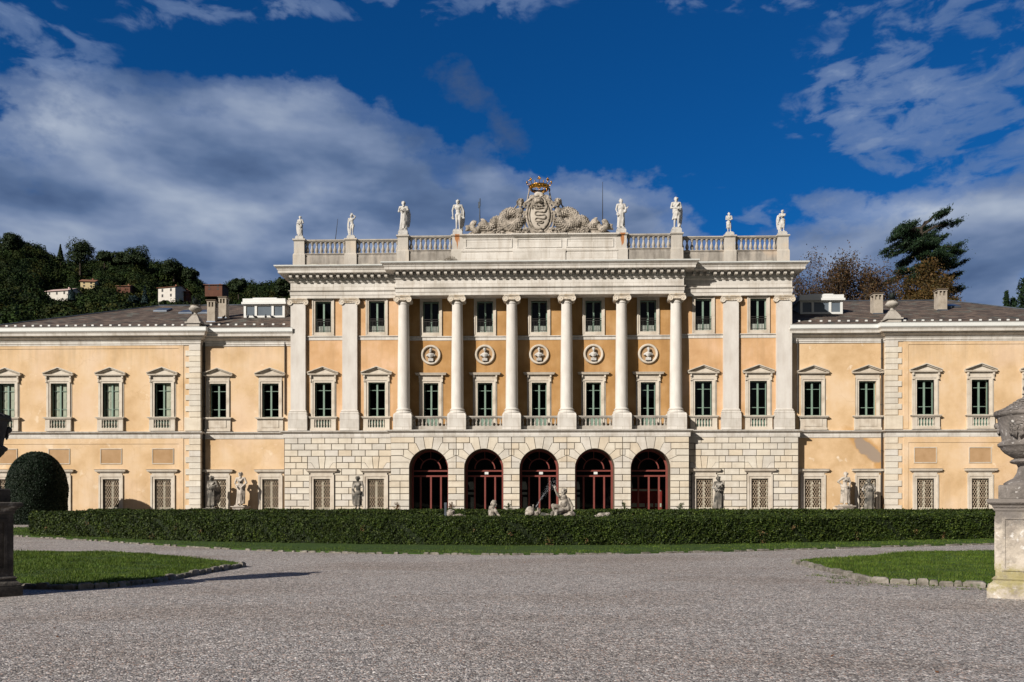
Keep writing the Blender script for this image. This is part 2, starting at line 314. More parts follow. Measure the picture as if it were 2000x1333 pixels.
def link(name, me, parent=None, loc=None, **tags):
    o = bpy.data.objects.new(name, me); COL.objects.link(o)
    if parent is not None: o.parent = parent
    if loc is not None: o.location = loc
    for k, v in tags.items(): o[k] = v
    return o
def empty(name, loc, label, cat, group=None, rz=0):
    o = bpy.data.objects.new(name, None); COL.objects.link(o); o.location = loc; o.rotation_euler = (0, 0, rz)
    o['label'] = label; o['category'] = cat
    if group: o['group'] = group
    return o
def copy_tree(o, parent=None, loc=None):
    c = o.copy(); COL.objects.link(c); c.parent = parent
    if loc is not None: c.location = loc
    for ch in list(o.children): copy_tree(ch, c)
    return c
def smooth_angle(o, deg=35):
    me = o.data; me.polygons.foreach_set('use_smooth', [True]*len(me.polygons))
    try: me.set_sharp_from_angle(angle=R(deg))
    except Exception: pass
    return o
def fast_quads(name, verts, m, parent=None, loc=None, tris=False, **tags):
    """verts: (n,4,3) or (n,3,3) array of loose faces"""
    n, k, _ = verts.shape; me = bpy.data.meshes.new(name)
    me.vertices.add(n*k); me.vertices.foreach_set('co', verts.reshape(-1).astype(np.float32))
    me.loops.add(n*k); me.loops.foreach_set('vertex_index', np.arange(n*k, dtype=np.int32))
    me.polygons.add(n); me.polygons.foreach_set('loop_start', np.arange(0, n*k, k, dtype=np.int32)); me.polygons.foreach_set('loop_total', np.full(n, k, dtype=np.int32))
    me.materials.append(M[m] if isinstance(m, str) else m); me.update(); me.validate()
    return link(name, me, parent, loc, **tags)
def leaf_quads(P, size, N=None, jit=1.0, aspect=.55, rng=RNG):
    """one diamond leaf at each point; N biases the facing"""
    n = len(P); d = rng.normal(size=(n, 3))
    if N is not None: d = N+d*jit
    d /= np.linalg.norm(d, axis=1)[:, None]+1e-9
    t = np.cross(d, rng.normal(size=(n, 3))); t /= np.linalg.norm(t, axis=1)[:, None]+1e-9
    b = np.cross(d, t); s = (size*(.6+.8*rng.random(n)))[:, None]
    return np.stack([P+t*s, P+b*s*aspect, P-t*s, P-b*s*aspect], axis=1)

# ================================================================== the villa
XC = PX(1053, 53.97)
villa = empty('villa', (XC, 53.5, .33), 'long ochre and white marble villa with six columns over five arched doors', 'villa')
OFF = (0, -53.5, -.33)
def V(mb, name, m, parent=villa, loc=OFF, smooth=False, **t):
    if parent is not villa and loc is OFF: loc = None
    return mb.build(name, m, parent, loc=loc, smooth=smooth, **t)
def at(x, dy=0.0): return (OFF[0]+x, OFF[1]+dy, OFF[2])
YP, YS, YI, YO = 53.97, 53.70, 54.00, 53.55         # wall planes: loggia, side bays, inner wings, outer wings
YRP, YRS = 52.75, 53.35                              # rusticated base planes: portico, side bays
ZG = .25
PB = [-7.14, -3.57, 0, 3.57, 7.14]; SB = [10.69, 14.24]; IB = [17.85, 21.37]; OB = [24.88, 28.36, 31.86, 35.4]
def wall(mb, x0, x1, z0, z1, Y, holes, depth=.35):
    xs = sorted({x0, x1, *[h[0] for h in holes], *[h[1] for h in holes]}); zs = sorted({z0, z1, *[h[2] for h in holes], *[h[3] for h in holes]})
    xs = [x for x in xs if x0 <= x <= x1]; zs = [z for z in zs if z0 <= z <= z1]
    for a, b in zip(xs, xs[1:]):
        for c, d in zip(zs, zs[1:]):
            cx, cz = (a+b)/2, (c+d)/2
            if any(h[0] < cx < h[1] and h[2] < cz < h[3] for h in holes): continue
            mb.add([(a, Y, c), (b, Y, c), (b, Y, d), (a, Y, d)], [(0, 1, 2, 3)])
    for h in holes:
        a, b, c, d = h
        mb.add([(a, Y, c), (a, Y+depth, c), (a, Y+depth, d), (a, Y, d)], [(0, 1, 2, 3)])
        mb.add([(b, Y, c), (b, Y+depth, c), (b, Y+depth, d), (b, Y, d)], [(3, 2, 1, 0)])
        mb.add([(a, Y, d), (b, Y, d), (b, Y+depth, d), (a, Y+depth, d)], [(3, 2, 1, 0)])
        mb.add([(a, Y, c), (b, Y, c), (b, Y+depth, c), (a, Y+depth, c)], [(0, 1, 2, 3)])
W1O, W2O, W0O, WLO = (.555, 7.27, 9.56), (.53, 12.85, 14.92), (.545, .75, 3.2), (.49, 6.45, 9.54)
def hole(cx, o): return (cx-o[0], cx+o[0], o[1], o[2])
# --- walls
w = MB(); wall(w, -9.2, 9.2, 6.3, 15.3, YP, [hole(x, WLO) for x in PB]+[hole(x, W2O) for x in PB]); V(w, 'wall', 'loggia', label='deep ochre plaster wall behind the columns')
for s in (-1, 1):
    xs = [s*x for x in SB]
    w = MB(); wall(w, min(s*8.9, s*16.35), max(s*8.9, s*16.35), 6.3, 15.3, YS, [hole(x, W1O) for x in xs]+[hole(x, W2O) for x in xs])
    w.box(min(s*16.34, s*16.35), max(s*16.34, s*16.35), YS, 62, 5.9, 17); V(w, 'wall', 'side')
    xs = [s*x for x in IB]; a, b = sorted((s*16.3, s*22.5))
    w = MB(); wall(w, a, b, 0, 12.4, YI, [hole(x, W1O) for x in xs]+[hole(x, W0O) for x in xs]); V(w, 'wall', 'wing_damp' if s > 0 else 'wing')
    xs = [s*x for x in OB]; a, b = sorted((s*22.42, s*37.6))
    w = MB(); wall(w, a, b, 0, 12.4, YO, [hole(x, W1O) for x in xs]+[hole(x, W0O) for x in xs])
    c, d = sorted((s*22.42, s*22.46)); w.box(c, d, YO+.002, YI+.3, 0, 12.4)
    c, d = sorted((s*37.56, s*37.6)); w.box(c, d, YO+.002, 70, 0, 12.4)
    # raised plaster border that frames the bays
    for (z0, z1) in ((11.85, 12.08), (5.53, 5.9)): c, d = sorted((s*23.5, s*37.6)); w.box(c, d, YO-.03, YO, z0, z1)
    for (z0, z1) in ((6.42, 11.85), (.2, 5.53)): c, d = sorted((s*23.5, s*23.8)); w.box(c, d, YO-.03, YO, z0, z1)
    V(w, 'wall', 'wing')
# solid block behind the fronts; the shade of unlit rooms is in its colour
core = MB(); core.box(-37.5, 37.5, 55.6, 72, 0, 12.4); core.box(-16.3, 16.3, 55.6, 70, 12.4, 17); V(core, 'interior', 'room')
floor_ = MB(); floor_.box(-9.3, 9.3, 52.9, YP, 5.9, 6.32); V(floor_, 'loggia_floor', 'stone')
# --- rusticated ground floor with arches
COURSE = [.25, .58, .99, 1.40, 1.81, 2.22, 2.63, 3.04, 3.45, 3.86, 4.27, 4.68, 5.09, 5.50, 5.90]
AR, SPR = 1.25, 3.86
rb = MB(); bk = MB(); YB = YRP+.055
def blockpoly(mb, poly, Y, g=.019):
    xs = [p[0] for p in poly]; zs = [p[1] for p in poly]; cx, cz = (min(xs)+max(xs))/2, (min(zs)+max(zs))/2
    fx = 1-2*g/max(.05, max(xs)-min(xs)); fz = 1-2*g/max(.05, max(zs)-min(zs))
    poly = [(cx+(x-cx)*fx, cz+(z-cz)*fz) for x, z in poly]; n = len(poly); b = .012
    ix = 1-2*b/max(.05, max(xs)-min(xs)); iz = 1-2*b/max(.05, max(zs)-min(zs))
    v = [(cx+(x-cx)*ix, Y, cz+(z-cz)*iz) for x, z in poly]+[(x, Y+.014, z) for x, z in poly]+[(x, Y+.06, z) for x, z in poly]
    f = [tuple(range(n))]
    for r in (0, n): f += [(r+i, r+i+n, r+(i+1) % n+n, r+(i+1) % n) for i in range(n)]
    mb.add(v, f)
def rblock(mb, x0, x1, z0, z1, Y): blockpoly(mb, [(x0, z0), (x1, z0), (x1, z1), (x0, z1)], Y)
HW = 9.6
edges = [-HW]+[v for c in PB for v in (c-AR, c+AR)]+[HW]
# piers below the springing
for r in range(9):
    z0, z1 = COURSE[r], COURSE[r+1]
    for i in range(0, len(edges), 2):
        a, b = edges[i], edges[i+1]
        end = i in (0, len(edges)-2); n = (2 if end else 1) if r % 2 == 0 else 2
        if end and r % 2 == 1: n = 1 if (r//2) % 2 else 2
        if r % 2 == 0 and not end: n = 1
        for k in range(n): rblock(rb, a+(b-a)*k/n, a+(b-a)*(k+1)/n, z0, z1, YRP)
TH = [R(80), R(65), R(48), R(27), R(9.5)]          # radial joints, measured from the vertical
for j, c in enumerate(PB):
    zt = [COURSE[10], COURSE[11], COURSE[12], COURSE[13], COURSE[14]]
    for s in (-1, 1):
        lim = (3.57/2) if not (j == 0 and s < 0 or j == 4 and s > 0) else (HW-7.14)
        pin = [AR*math.sin(R(90)), AR*math.sin(TH[0])]
        th_prev = R(90); out_prev = (AR, SPR)
        for k in range(4):
            th = TH[k]; z1 = zt[k]; z0 = COURSE[9+k]
            arc = [(c+s*AR*math.sin(th_prev+(th-th_prev)*q/4), SPR+AR*math.cos(th_prev+(th-th_prev)*q/4)) for q in range(5)]
            P1 = (c+s*math.tan(th)*(z1-SPR) if th < R(75) else c+s*(AR+.03), z1)
            poly = arc+[P1]
            far = c+s*lim
            hw = [.0, .0]
            # where the outer edge of the voussoir stands
            w_out = {0: lim, 1: lim, 2: 1.62, 3: 1.30}[k]
            xo = c+s*min(lim, w_out); 
            P0 = (c+s*math.tan(th_prev)*(z0-SPR), z0) if k > 0 and th_prev < R(75) else (c+s*(AR+.03), z0) if k > 0 else (c+s*AR, z0)
            if k == 0: poly = arc+[P1, (xo, z1), (xo, z0)]
            else: poly = arc+[P1, (xo, z1), (xo, z0), P0]
            if s < 0: poly = poly[::-1]
            blockpoly(rb, poly, YRP)
            if lim-w_out > .05: 
                L = lim-w_out; nn = 2 if L > 1.2 else 1
                for q in range(nn): 
                    a_, b_ = sorted((c+s*(w_out+L*q/nn), c+s*(w_out+L*(q+1)/nn))); rblock(rb, a_, b_, z0, z1, YRP)
            th_prev = th
        # top course: voussoir beside the keystone, then a plain block
        th = TH[4]; z0, z1 = COURSE[13], COURSE[14]
        arc = [(c+s*AR*math.sin(th_prev+(th-th_prev)*q/4), SPR+AR*math.cos(th_prev+(th-th_prev)*q/4)) for q in range(5)]
        poly = arc+[(c+s*math.tan(th)*(z1-SPR), z1), (c+s*.92, z1), (c+s*.92, z0), (c+s*math.tan(th_prev)*(z0-SPR), z0)]
        if s < 0: poly = poly[::-1]
        blockpoly(rb, poly, YRP)
        a_, b_ = sorted((c+s*.92, c+s*lim)); rblock(rb, a_, b_, z0, z1, YRP)
    t = TH[4]; arc = [(c+AR*math.sin(-t+2*t*q/4), SPR+AR*math.cos(-t+2*t*q/4)) for q in range(5)]
    blockpoly(rb, [(c-math.tan(t)*(5.9-SPR), 5.9)]+arc+[(c+math.tan(t)*(5.9-SPR), 5.9)], YRP-.01)
# backing with the real arched reveals
DEP = 1.1
for i in range(0, len(edges), 2): bk.box(edges[i]+.004, edges[i+1]-.004, YB, YB+DEP, 0, SPR)
NA = 20
for j, c in enumerate(PB):
    la = c-(3.57/2 if j else HW-7.14); lb = c+(3.57/2 if j < 4 else HW-7.14)
    a0 = [(c-(AR+.004)*math.cos(PI*q/NA), SPR+(AR+.004)*math.sin(PI*q/NA)) for q in range(NA+1)]
    for q in range(NA):
        (x0, z0), (x1, z1) = a0[q], a0[q+1]
        bk.add([(x0, YB, z0), (x1, YB, z1), (x1, YB, 5.9), (x0, YB, 5.9)], [(0, 1, 2, 3)])
        bk.add([(x0, YB, z0), (x1, YB, z1), (x1, YB+DEP, z1), (x0, YB+DEP, z0)], [(3, 2, 1, 0)])
    bk.add([(la, YB, SPR), (a0[0][0], YB, SPR), (a0[0][0], YB, 5.9), (la, YB, 5.9)], [(0, 1, 2, 3)])
    bk.add([(a0[-1][0], YB, SPR), (lb, YB, SPR), (lb, YB, 5.9), (a0[-1][0], YB, 5.9)], [(0, 1, 2, 3)])
for s in (-1, 1):
    a, b = sorted((s*9.55, s*9.6)); bk.box(a, b, YRP+.05, YRS+.3, .1, 5.9)
base = V(bk, 'ground_floor_wall', 'joint'); V(rb, 'stone_blocks', 'block', base)
# side bays: running bond with flat-arched voussoirs over the windows
for s in (-1, 1):
    m = MB(); x0, x1 = 9.6, 16.72
    wins = SB
    for r in range(14):
        z0, z1 = COURSE[r], COURSE[r+1]
        spans = [(x0, x1)]
        if z0 < 3.8:
            spans = [(x0, SB[0]-.82), (SB[0]+.82, SB[1]-.82), (SB[1]+.82, x1)]
        elif z0 < 4.6:      # voussoir zone
            e = .95
            spans = [(x0, SB[0]-e), (SB[0]+e, SB[1]-e), (SB[1]+e, x1)]
        for a, b in spans:
            L = b-a
            if L < .06: continue
            n = max(1, round(L/.93)); wd = L/n
            cuts = [a]+[a+wd*(k+(0 if r % 2 else .5)) for k in range(0 if not r % 2 else 1, n)]+[b]
            if L < 1.3: cuts = [a, b] if r % 2 else [a, a+L*.5, b]
            cuts = [a]+[q for q in cuts[1:-1] if q-a > .2 and b-q > .2]+[b]
            for p, q in zip(cuts, cuts[1:]):
                u, v = sorted((s*p, s*q)); rblock(m, u, v, z0, z1, YRS)
    for c in wins:
        z0, z1, z2 = 3.86, 4.27, 4.68
        for t in (-1, 1):
            for poly in ([(c+t*.15, z0), (c+t*.24, z2), (c+t*.95, z2), (c+t*.95, z1+.0), (c+t*.72, z1), (c+t*.45, z0)],
                         [(c+t*.45, z0), (c+t*.72, z1), (c+t*.95, z1), (c+t*.95, z0)]):
                pl = [(s*x, z) for x, z in poly]
                area = sum(pl[i][0]*pl[(i+1) % len(pl)][1]-pl[(i+1) % len(pl)][0]*pl[i][1] for i in range(len(pl)))
                blockpoly(m, pl if area > 0 else pl[::-1], YRS)
        pl = [(s*c-.15, z0), (s*c+.15, z0), (s*c+.24, z2), (s*c-.24, z2)]; blockpoly(m, pl, YRS-.008)
    b2 = MB(); u, v = sorted((s*9.6, s*16.75)); wall(b2, u, v, 0, 5.9, YRS+.058, [hole(s*x, W0O) for x in SB], .5)
    u, v = sorted((s*16.70, s*16.75)); b2.box(u, v, YRS+.052, YI+.2, 0, 5.9)
    bb = V(b2, 'ground_floor_wall', 'joint'); V(m, 'stone_blocks', 'block', bb)
# --- string course at first-floor level, following every projection
plan = lambda o: [(-37.6, YO), (-22.42, YO), (-22.42, YI), (-16.75, YI), (-16.75, YRS), (-9.62, YRS), (-9.62, YRP), (9.62, YRP), (9.62, YRS), (16.75, YRS), (16.75, YI), (22.42, YI), (22.42, YO), (37.6, YO)]
st = MB(); st.sweep(plan(0), [(-.2, 5.88), (.03, 5.88), (.05, 5.93), (.05, 6.17), (.10, 6.20), (.22, 6.27), (.24, 6.33), (-.3, 6.40)]); V(st, 'string_course', 'stone')
# --- band course on the upper floors
for a, b, Y in ((-9.2, 9.2, YP), (-16.3, -9.0, YS), (9.0, 16.3, YS)):
    q = MB(); q.sweep([(a, Y), (b, Y)], [(-.1, 12.36), (.03, 12.36), (.03, 12.55), (.09, 12.58), (.09, 12.63), (-.1, 12.64)]); V(q, 'band_course', 'stone')
# --- quoins
for s in (-1, 1):
    q = MB(); zs = [.3]; 
    def stack(z0, z1, n, first):
        for k in range(n):
            a = z0+(z1-z0)*k/n; b = z0+(z1-z0)*(k+1)/n; L = 1.0 if (k+first) % 2 == 0 else .76
            u, v = sorted((s*22.36, s*(22.36+L))); 
            rr = MB(); rr.box(u, v, YO-.06, YO+.2, a+.014, b-.014); q.add(rr.v, rr.f)
    stack(.3, 5.88, 14, 0); u, v = sorted((s*22.34, s*23.42)); q.box(u, v, YO-.07, YO+.2, 6.4, 7.27); stack(7.3, 12.07, 13, 1)
    V(q, 'quoin', 'block')
# --- wing cornice, gutter
for s in (-1, 1):
    P = [(22.42, YO), (22.42, YI), (16.2, YI)] if s > 0 else [(-16.2, YI), (-22.42, YI), (-22.42, YO)]
    P = ([(-37.6, 70), (-37.6, YO), (-22.42, YO), (-22.42, YI), (-16.2, YI)]) if s < 0 else [(16.2, YI), (22.42, YI), (22.42, YO), (37.6, YO), (37.6, 70)]
    c = MB(); c.sweep(P, [(-.2, 12.05), (.05, 12.05), (.05, 12.14), (.09, 12.16), (.09, 12.27), (.13, 12.32), (.13, 12.36), (.16, 12.40), (.34, 12.52), (.36, 12.60), (.52, 12.62), (.54, 12.76), (.60, 12.83), (.60, 12.86), (-.3, 12.90)])
    co = V(c, 'wing_cornice', 'stone')
    g = MB(); g.sweep(P, [(.40, 12.87), (.64, 12.87), (.66, 12.91), (.66, 13.10), (.69, 13.15), (.62, 13.15), (.60, 12.95), (.3, 12.95)]); V(g, 'gutter', 'white', co)
    pipe = MB(); x = s*22.27; pipe.tube([(x, YI-.09, .3), (x, YI-.09, 12.3)], .055, 8)
    for z in (2, 5, 8, 11): pipe.tube([(x, YI-.09, z), (x, YI-.09, z+.06)], .075, 8)
    V(pipe, 'downpipe', 'iron')
    pipe = MB(); x = s*16.86; pipe.tube([(x, YI-.07, 7.5), (x, YI-.07, 12.3)], .045, 8); V(pipe, 'downpipe', 'iron')

# --- window builders (local x = 0 at the middle of the bay)
PARTS = {}
def sash(mb, hw, z0, z1, y, bars, f=.06):
    mb.box(-hw, -hw+f, y, y+.05, z0, z1); mb.box(hw-f, hw, y, y+.05, z0, z1); mb.box(-hw+f, hw-f, y, y+.05, z0, z0+f*1.3); mb.box(-hw+f, hw-f, y, y+.05, z1-f, z1)
    mb.box(-.055, .055, y-.012, y+.05, z0+f*1.3, z1-f)
    for b in bars:
        mb.box(-hw+f, -.055, y+.005, y+.045, b-.018, b+.018); mb.box(.055, hw-f, y+.005, y+.045, b-.018, b+.018)
def quad(x0, x1, z0, z1, y): return MB().add([(x0, y, z0), (x1, y, z0), (x1, y, z1), (x0, y, z1)], [(0, 1, 2, 3)])
def surround(mb, hw, z0, z1, fw, Y, top=True):
    """moulded architrave round an opening: two steps"""
    for k, (o, w_) in enumerate(((.05, fw), (.085, fw*.45))):
        i = hw+ (0 if k == 0 else fw-w_)
        mb.box(-hw-fw, -i, Y-o, Y+.02 if k else Y+.30, z0, z1+fw); mb.box(i, hw+fw, Y-o, Y+.02 if k else Y+.30, z0, z1+fw)
        mb.box(-i, i, Y-o, Y+.02 if k else Y+.30, z1+(0 if k == 0 else fw-w_), z1+fw)
def balpanel(mb, Y, solid=False):
    z0, z1 = 6.38, 7.27; p = .16
    mb.box(-.92, .92, Y-p-.07, Y, 7.19, 7.25); mb.box(-.98, .98, Y-p-.10, Y, 7.25, 7.30)
    mb.box(-.87, .87, Y-p-.03, Y, z0, 6.52)
    if solid:
        mb.box(-.86, .86, Y-.10, Y, 6.52, 7.19); mb.box(-.58, .58, Y-.13, Y-.10, 6.62, 7.10)
    else:
        mb.box(-.86, -.56, Y-p, Y, 6.52, 7.19); mb.box(.56, .86, Y-p, Y, 6.52, 7.19); mb.box(-.56, .56, Y-p, Y, 6.52, 6.58); mb.box(-.56, .56, Y-p, Y, 7.12, 7.19)
        for k in range(6):
            mb.lathe([(.045, 0), (.045, .05), (.022, .08), (.05, .2), (.03, .36), (.022, .44), (.045, .48), (.045, .54)], (-.47+.188*k, Y-p/2, 6.58), 8)
def console(mb, x, Y):
    mb.box(x-.05, x+.05, Y-.17, Y, 9.86, 10.02); mb.box(x-.04, x+.04, Y-.12, Y, 9.62, 9.86); mb.tube([(x-.045, Y-.12, 9.62), (x+.045, Y-.12, 9.62)], .04, 8)
def mk_first(Y, kind):
    """pedimented first-floor window; kind: rail/solid, flat head for the loggia"""
    t = MB(); hw, z0, z1 = (W1O if kind != 'loggia' else WLO); fw = .22
    surround(t, hw, z0 if kind != 'loggia' else 6.4, z1, fw, Y)
    t.box(-hw-fw-.0, hw+fw, Y-.035, Y, z1+fw, 10.03)
    cons = kind != 'solid'
    if cons:
        for s in (-1, 1): t.box(s*(hw+fw+.04)-.04, s*(hw+fw+.04)+.04, Y-.03, Y, z0, 9.62); console(t, s*(hw+fw+.04), Y)
    e = 1.0
    t.sweep([(-e+.18, Y+.0), (-e+.18, Y-.02), (e-.18, Y-.02), (e-.18, Y)], [(0, 10.02), (.05, 10.02), (.08, 10.05), (.17, 10.06), (.19, 10.14), (0, 10.145)])
    if kind == 'loggia': t.sweep([(-e+.14, Y), (-e+.14, Y-.05), (e-.14, Y-.05), (e-.14, Y)], [(0, 10.143), (.17, 10.143), (.19, 10.2), (0, 10.205)])
    else:
        ap = 10.60; o = 1.03
        t.add([(-.86, Y-.04, 10.143), (.86, Y-.04, 10.143), (0, Y-.04, ap-.06)], [(0, 1, 2)])
        for s in (-1, 1):
            for (dy, h0, h1) in ((.24, .05, .11), (.15, -.02, .05)):
                pl = [(s*o*.99, 10.143+h0*.9), (0, ap+h0-.09), (0, ap+h1-.09), (s*o, 10.143+h1*.95)]
                if s > 0: pl = pl[::-1]
                t.prism(pl, Y-dy, Y)
    if kind == 'loggia': bal = None
    else:
        balpanel(t, Y, kind == 'solid')
    me = t.build('window', 'trim').data
    g = MB(); sash(g, hw, z0+.02, z1, Y+.17, [z1-.50, z0+.58] if kind != 'loggia' else [z1-.50, 7.86]); 
    if kind == 'loggia': g.box(-hw+.05, hw-.05, Y+.18, Y+.21, 6.45, 7.30)
    if kind in ('rail',): g.box(-.555, .555, Y-.02, Y-.004, 6.58, 7.12)
    gm = g.build('sash', 'green').data
    pm = quad(-hw+.05, hw-.05, z0+.05, z1-.03, Y+.19).build('pane', 'glass').data
    return me, gm, pm
def mk_second(Y):
    t = MB(); hw, z0, z1 = W2O; surround(t, hw, 12.72, z1, .2, Y); t.box(-hw, hw, Y-.05, Y+.3, 12.72, 12.87)
    t.box(-hw-.2, hw+.2, Y-.07, Y, 12.64, 12.72)
    me = t.build('window', 'trim').data
    g = MB(); sash(g, hw, z0+.02, z1, Y+.17, [13.30], .07); gm = g.build('sash', 'green').data
    pm = quad(-hw+.05, hw-.05, z0+.05, z1-.03, Y+.19).build('pane', 'glass').data
    r = MB(); 
    for z in (13.62, 13.74): r.box(-hw, hw, Y-.02, Y+.01, z-.016, z+.016)
    r.box(-hw, hw, Y-.018, Y+.008, 12.95, 12.98)
    for k in range(11): x = -hw+.05+k*(2*hw-.1)/10; r.box(x-.009, x+.009, Y-.014, Y+.004, 12.97, 13.61)
    rm = r.build('window_railing', 'iron').data
    c = MB(); n = 26; z0c, z1c = 12.92, 13.30
    for s in (-1, 1):
        a, b = sorted((s*.07, s*(hw-.09))); 
        for k in range(n):
            xa, xb = a+(b-a)*k/n, a+(b-a)*(k+1)/n; ya, yb = Y+.150+.012*math.sin(k*2.2), Y+.150+.012*math.sin((k+1)*2.2)
            c.add([(xa, ya, z0c), (xb, yb, z0c), (xb, yb, z1c), (xa, ya, z1c)], [(0, 1, 2, 3)])
    cm = c.build('lower_panel', 'lower_panel').data  # rippled sheet standing for the green lower panel of the window door
    return me, gm, pm, rm, cm
def mk_ground(Y, fy=0):
    t = MB(); hw, z0, z1 = W0O; surround(t, hw, .3, z1, .27, Y); t.box(-hw-.2, hw+.2, Y-.035, Y, z1+.27, 3.62)
    t.box(-hw, hw, Y-.06, Y+.3, .6, .75)
    t.sweep([(-.85, Y), (-.85, Y-.03), (.85, Y-.03), (.85, Y)], [(0, 3.60), (.03, 3.60), (.06, 3.66), (.15, 3.70), (.17, 3.80), (.21, 3.84), (0, 3.86)])
    me = t.build('window', 'trim').data
    g = MB(); n = 7; hw2 = hw-.01; pitch = 2*hw2/n; slope = 1.75; H = z1-z0; y = Y+.07; wd = .013
    k0 = -int(H/slope/pitch)-1
    for d in (1, -1):
        for k in range(k0, n+1):
            xa = -hw2+k*pitch if d > 0 else hw2-k*pitch     # x at the sill
            pts = []
            # clip the slanting bar to the opening
            def xz(z): return xa+d*(z-z0)/slope
            za = z0 if -hw2 <= xa <= hw2 else z0+slope*abs(abs(xa)-hw2)
            zb = min(z1, z0+slope*((hw2-xa) if d > 0 else (xa+hw2)))
            if zb-za < .05: continue
            dy = 0 if d > 0 else .014
            g.add([(xz(za)-wd, y+dy, za), (xz(za)+wd, y+dy, za), (xz(zb)+wd, y+dy, zb), (xz(zb)-wd, y+dy, zb),
                   (xz(za)-wd, y+dy+.012, za), (xz(za)+wd, y+dy+.012, za), (xz(zb)+wd, y+dy+.012, zb), (xz(zb)-wd, y+dy+.012, zb)], [(0, 1, 2, 3), (0, 4, 5, 1), (1, 5, 6, 2), (3, 2, 6, 7), (0, 3, 7, 4)])
    for z in (z0+.35, z0+1.22, z1-.42): g.box(-hw2, hw2, y-.016, y-.002, z-.014, z+.014)
    gm = g.build('lattice_grille', 'grille').data
    sm = MB(); sm.box(-.07, .07, Y+.19, Y+.24, z0, z1); sm.box(-hw, -hw+.06, Y+.19, Y+.24, z0, z1); sm.box(hw-.06, hw, Y+.19, Y+.24, z0, z1); sm.box(-hw+.06, -.07, Y+.2, Y+.23, z0, z0+.6); sm.box(.07, hw-.06, Y+.2, Y+.23, z0, z0+.6); sm.box(-hw+.06, hw-.06, Y+.2, Y+.23, z1-.07, z1)
    s_ = sm.build('sash', 'cream').data
    pm = quad(-hw+.05, hw-.05, z0+.05, z1-.03, Y+.215).build('pane', 'glass').data
    return me, gm, s_, pm
def wipe():
    for o in list(COL.objects):
        if o.type == 'MESH' and o.parent is None and o.name.split('.')[0] in ('window', 'sash', 'pane', 'window_railing', 'lower_panel', 'lattice_grille'): bpy.data.objects.remove(o)
K = {}
K['loggia'] = mk_first(YP, 'loggia'); K['side'] = mk_first(YS, 'rail'); K['inner'] = mk_first(YI, 'solid'); K['outer'] = mk_first(YO, 'rail')
K['up_l'] = mk_second(YP); K['up_s'] = mk_second(YS)
K['g_s'] = mk_ground(YRS); K['g_i'] = mk_ground(YI); K['g_o'] = mk_ground(YO)
wipe()
ALLWIN = []
def place(key, names, x, label=None):
    ms = K[key]; w_ = link('window', ms[0], villa, at(x)); 
    for n, me in zip(names, ms[1:]): link(n, me, w_)
    if label: w_['label'] = label
    return w_
N1, N2, N0 = ('sash', 'pane'), ('sash', 'pane', 'window_railing', 'lower_panel'), ('lattice_grille', 'sash', 'pane')
for x in PB: place('loggia', N1, x); place('up_l', N2, x)
for s in (-1, 1):
    for x in SB: place('side', N1, s*x); place('up_s', N2, s*x); place('g_s', N0, s*x)
    for x in IB: place('inner', N1, s*x); place('g_i', N0, s*x)
    for i, x in enumerate(OB):
        w_ = place('outer', N1, s*x); place('g_o', N0, s*x)
        if s < 0:     # folded shutters stand inside the left wing windows
            c = MB(); hw = .5
            for t in ((1,) if i == 0 else (-1, 1)):
                a, b = sorted((t*.10, t*.42))
                c.box(a, b, YO+.24, YO+.28, 7.33, 9.5)
                for z in (7.42, 7.95, 8.48, 9.01): c.box(a+.06, b-.06, YO+.225, YO+.24, z, z+.42)
            c.build('inner_shutter', 'cream', w_); w_['label'] = 'window with cream shutters folded inside'
        pn = MB(); pn.box(s*x-.68, s*x+.68, YO-.012, YO, 4.25, 5.18); po = V(pn, 'wall_panel', 'panel')
        fr = MB()
        for a, b, c_, d in ((-.72, .72, 5.18, 5.23), (-.72, .72, 4.20, 4.25), (-.72, -.68, 4.25, 5.18), (.68, .72, 4.25, 5.18)): fr.box(s*x+a, s*x+b, YO-.04, YO, c_, d)
        fr.build('panel_frame', 'trim', po)
# --- arched doors
A = MB(); y = YB+DEP-.14
def arcbar(mb, cx, r0, r1, y0, y1, n=24, a0=0, a1=PI):
    for q in range(n):
        u, v = a0+(a1-a0)*q/n, a0+(a1-a0)*(q+1)/n
        P = [(cx-r*math.cos(t), SPR+r*math.sin(t)) for r, t in ((r0, u), (r1, u), (r1, v), (r0, v))]; mb.prism(P, y0, y1)
arcbar(A, 0, AR-.13, AR, y, y+.1); arcbar(A, 0, .62, .69, y+.01, y+.09)
for s in (-1, 1): A.box(min(s*(AR-.13), s*AR), max(s*(AR-.13), s*AR), y, y+.1, .3, SPR)
A.box(-AR+.13, AR-.13, y, y+.1, 3.68, 3.78); A.box(-AR+.13, AR-.13, y, y+.1, 3.34, 3.44)
for x in (-.66, .02, .68): A.box(x-.055, x+.055, y-.012, y+.085, .3, 3.34)
A.box(-AR+.13, AR-.13, y, y+.1, .3, .9)
for a in (45, 90, 135): A.tube([(.69*math.cos(R(a)), y+.05, SPR+.69*math.sin(R(a))), ((AR-.12)*math.cos(R(a)), y+.05, SPR+(AR-.12)*math.sin(R(a)))], .028, 6)
am = A.build('arched_door', 'red').data
gp = MB(); gp.add([(-AR+.05, y+.05, .4)]+[(-(AR-.05)*math.cos(PI*q/24), y+.05, SPR+(AR-.05)*math.sin(PI*q/24)) for q in range(25)]+[(AR-.05, y+.05, .4)], [tuple(range(26, -1, -1))])
gm_ = gp.build('pane', 'glass').data
for o in [o for o in COL.objects if o.parent is None and o.name.split('.')[0] in ('arched_door', 'pane')]: bpy.data.objects.remove(o)
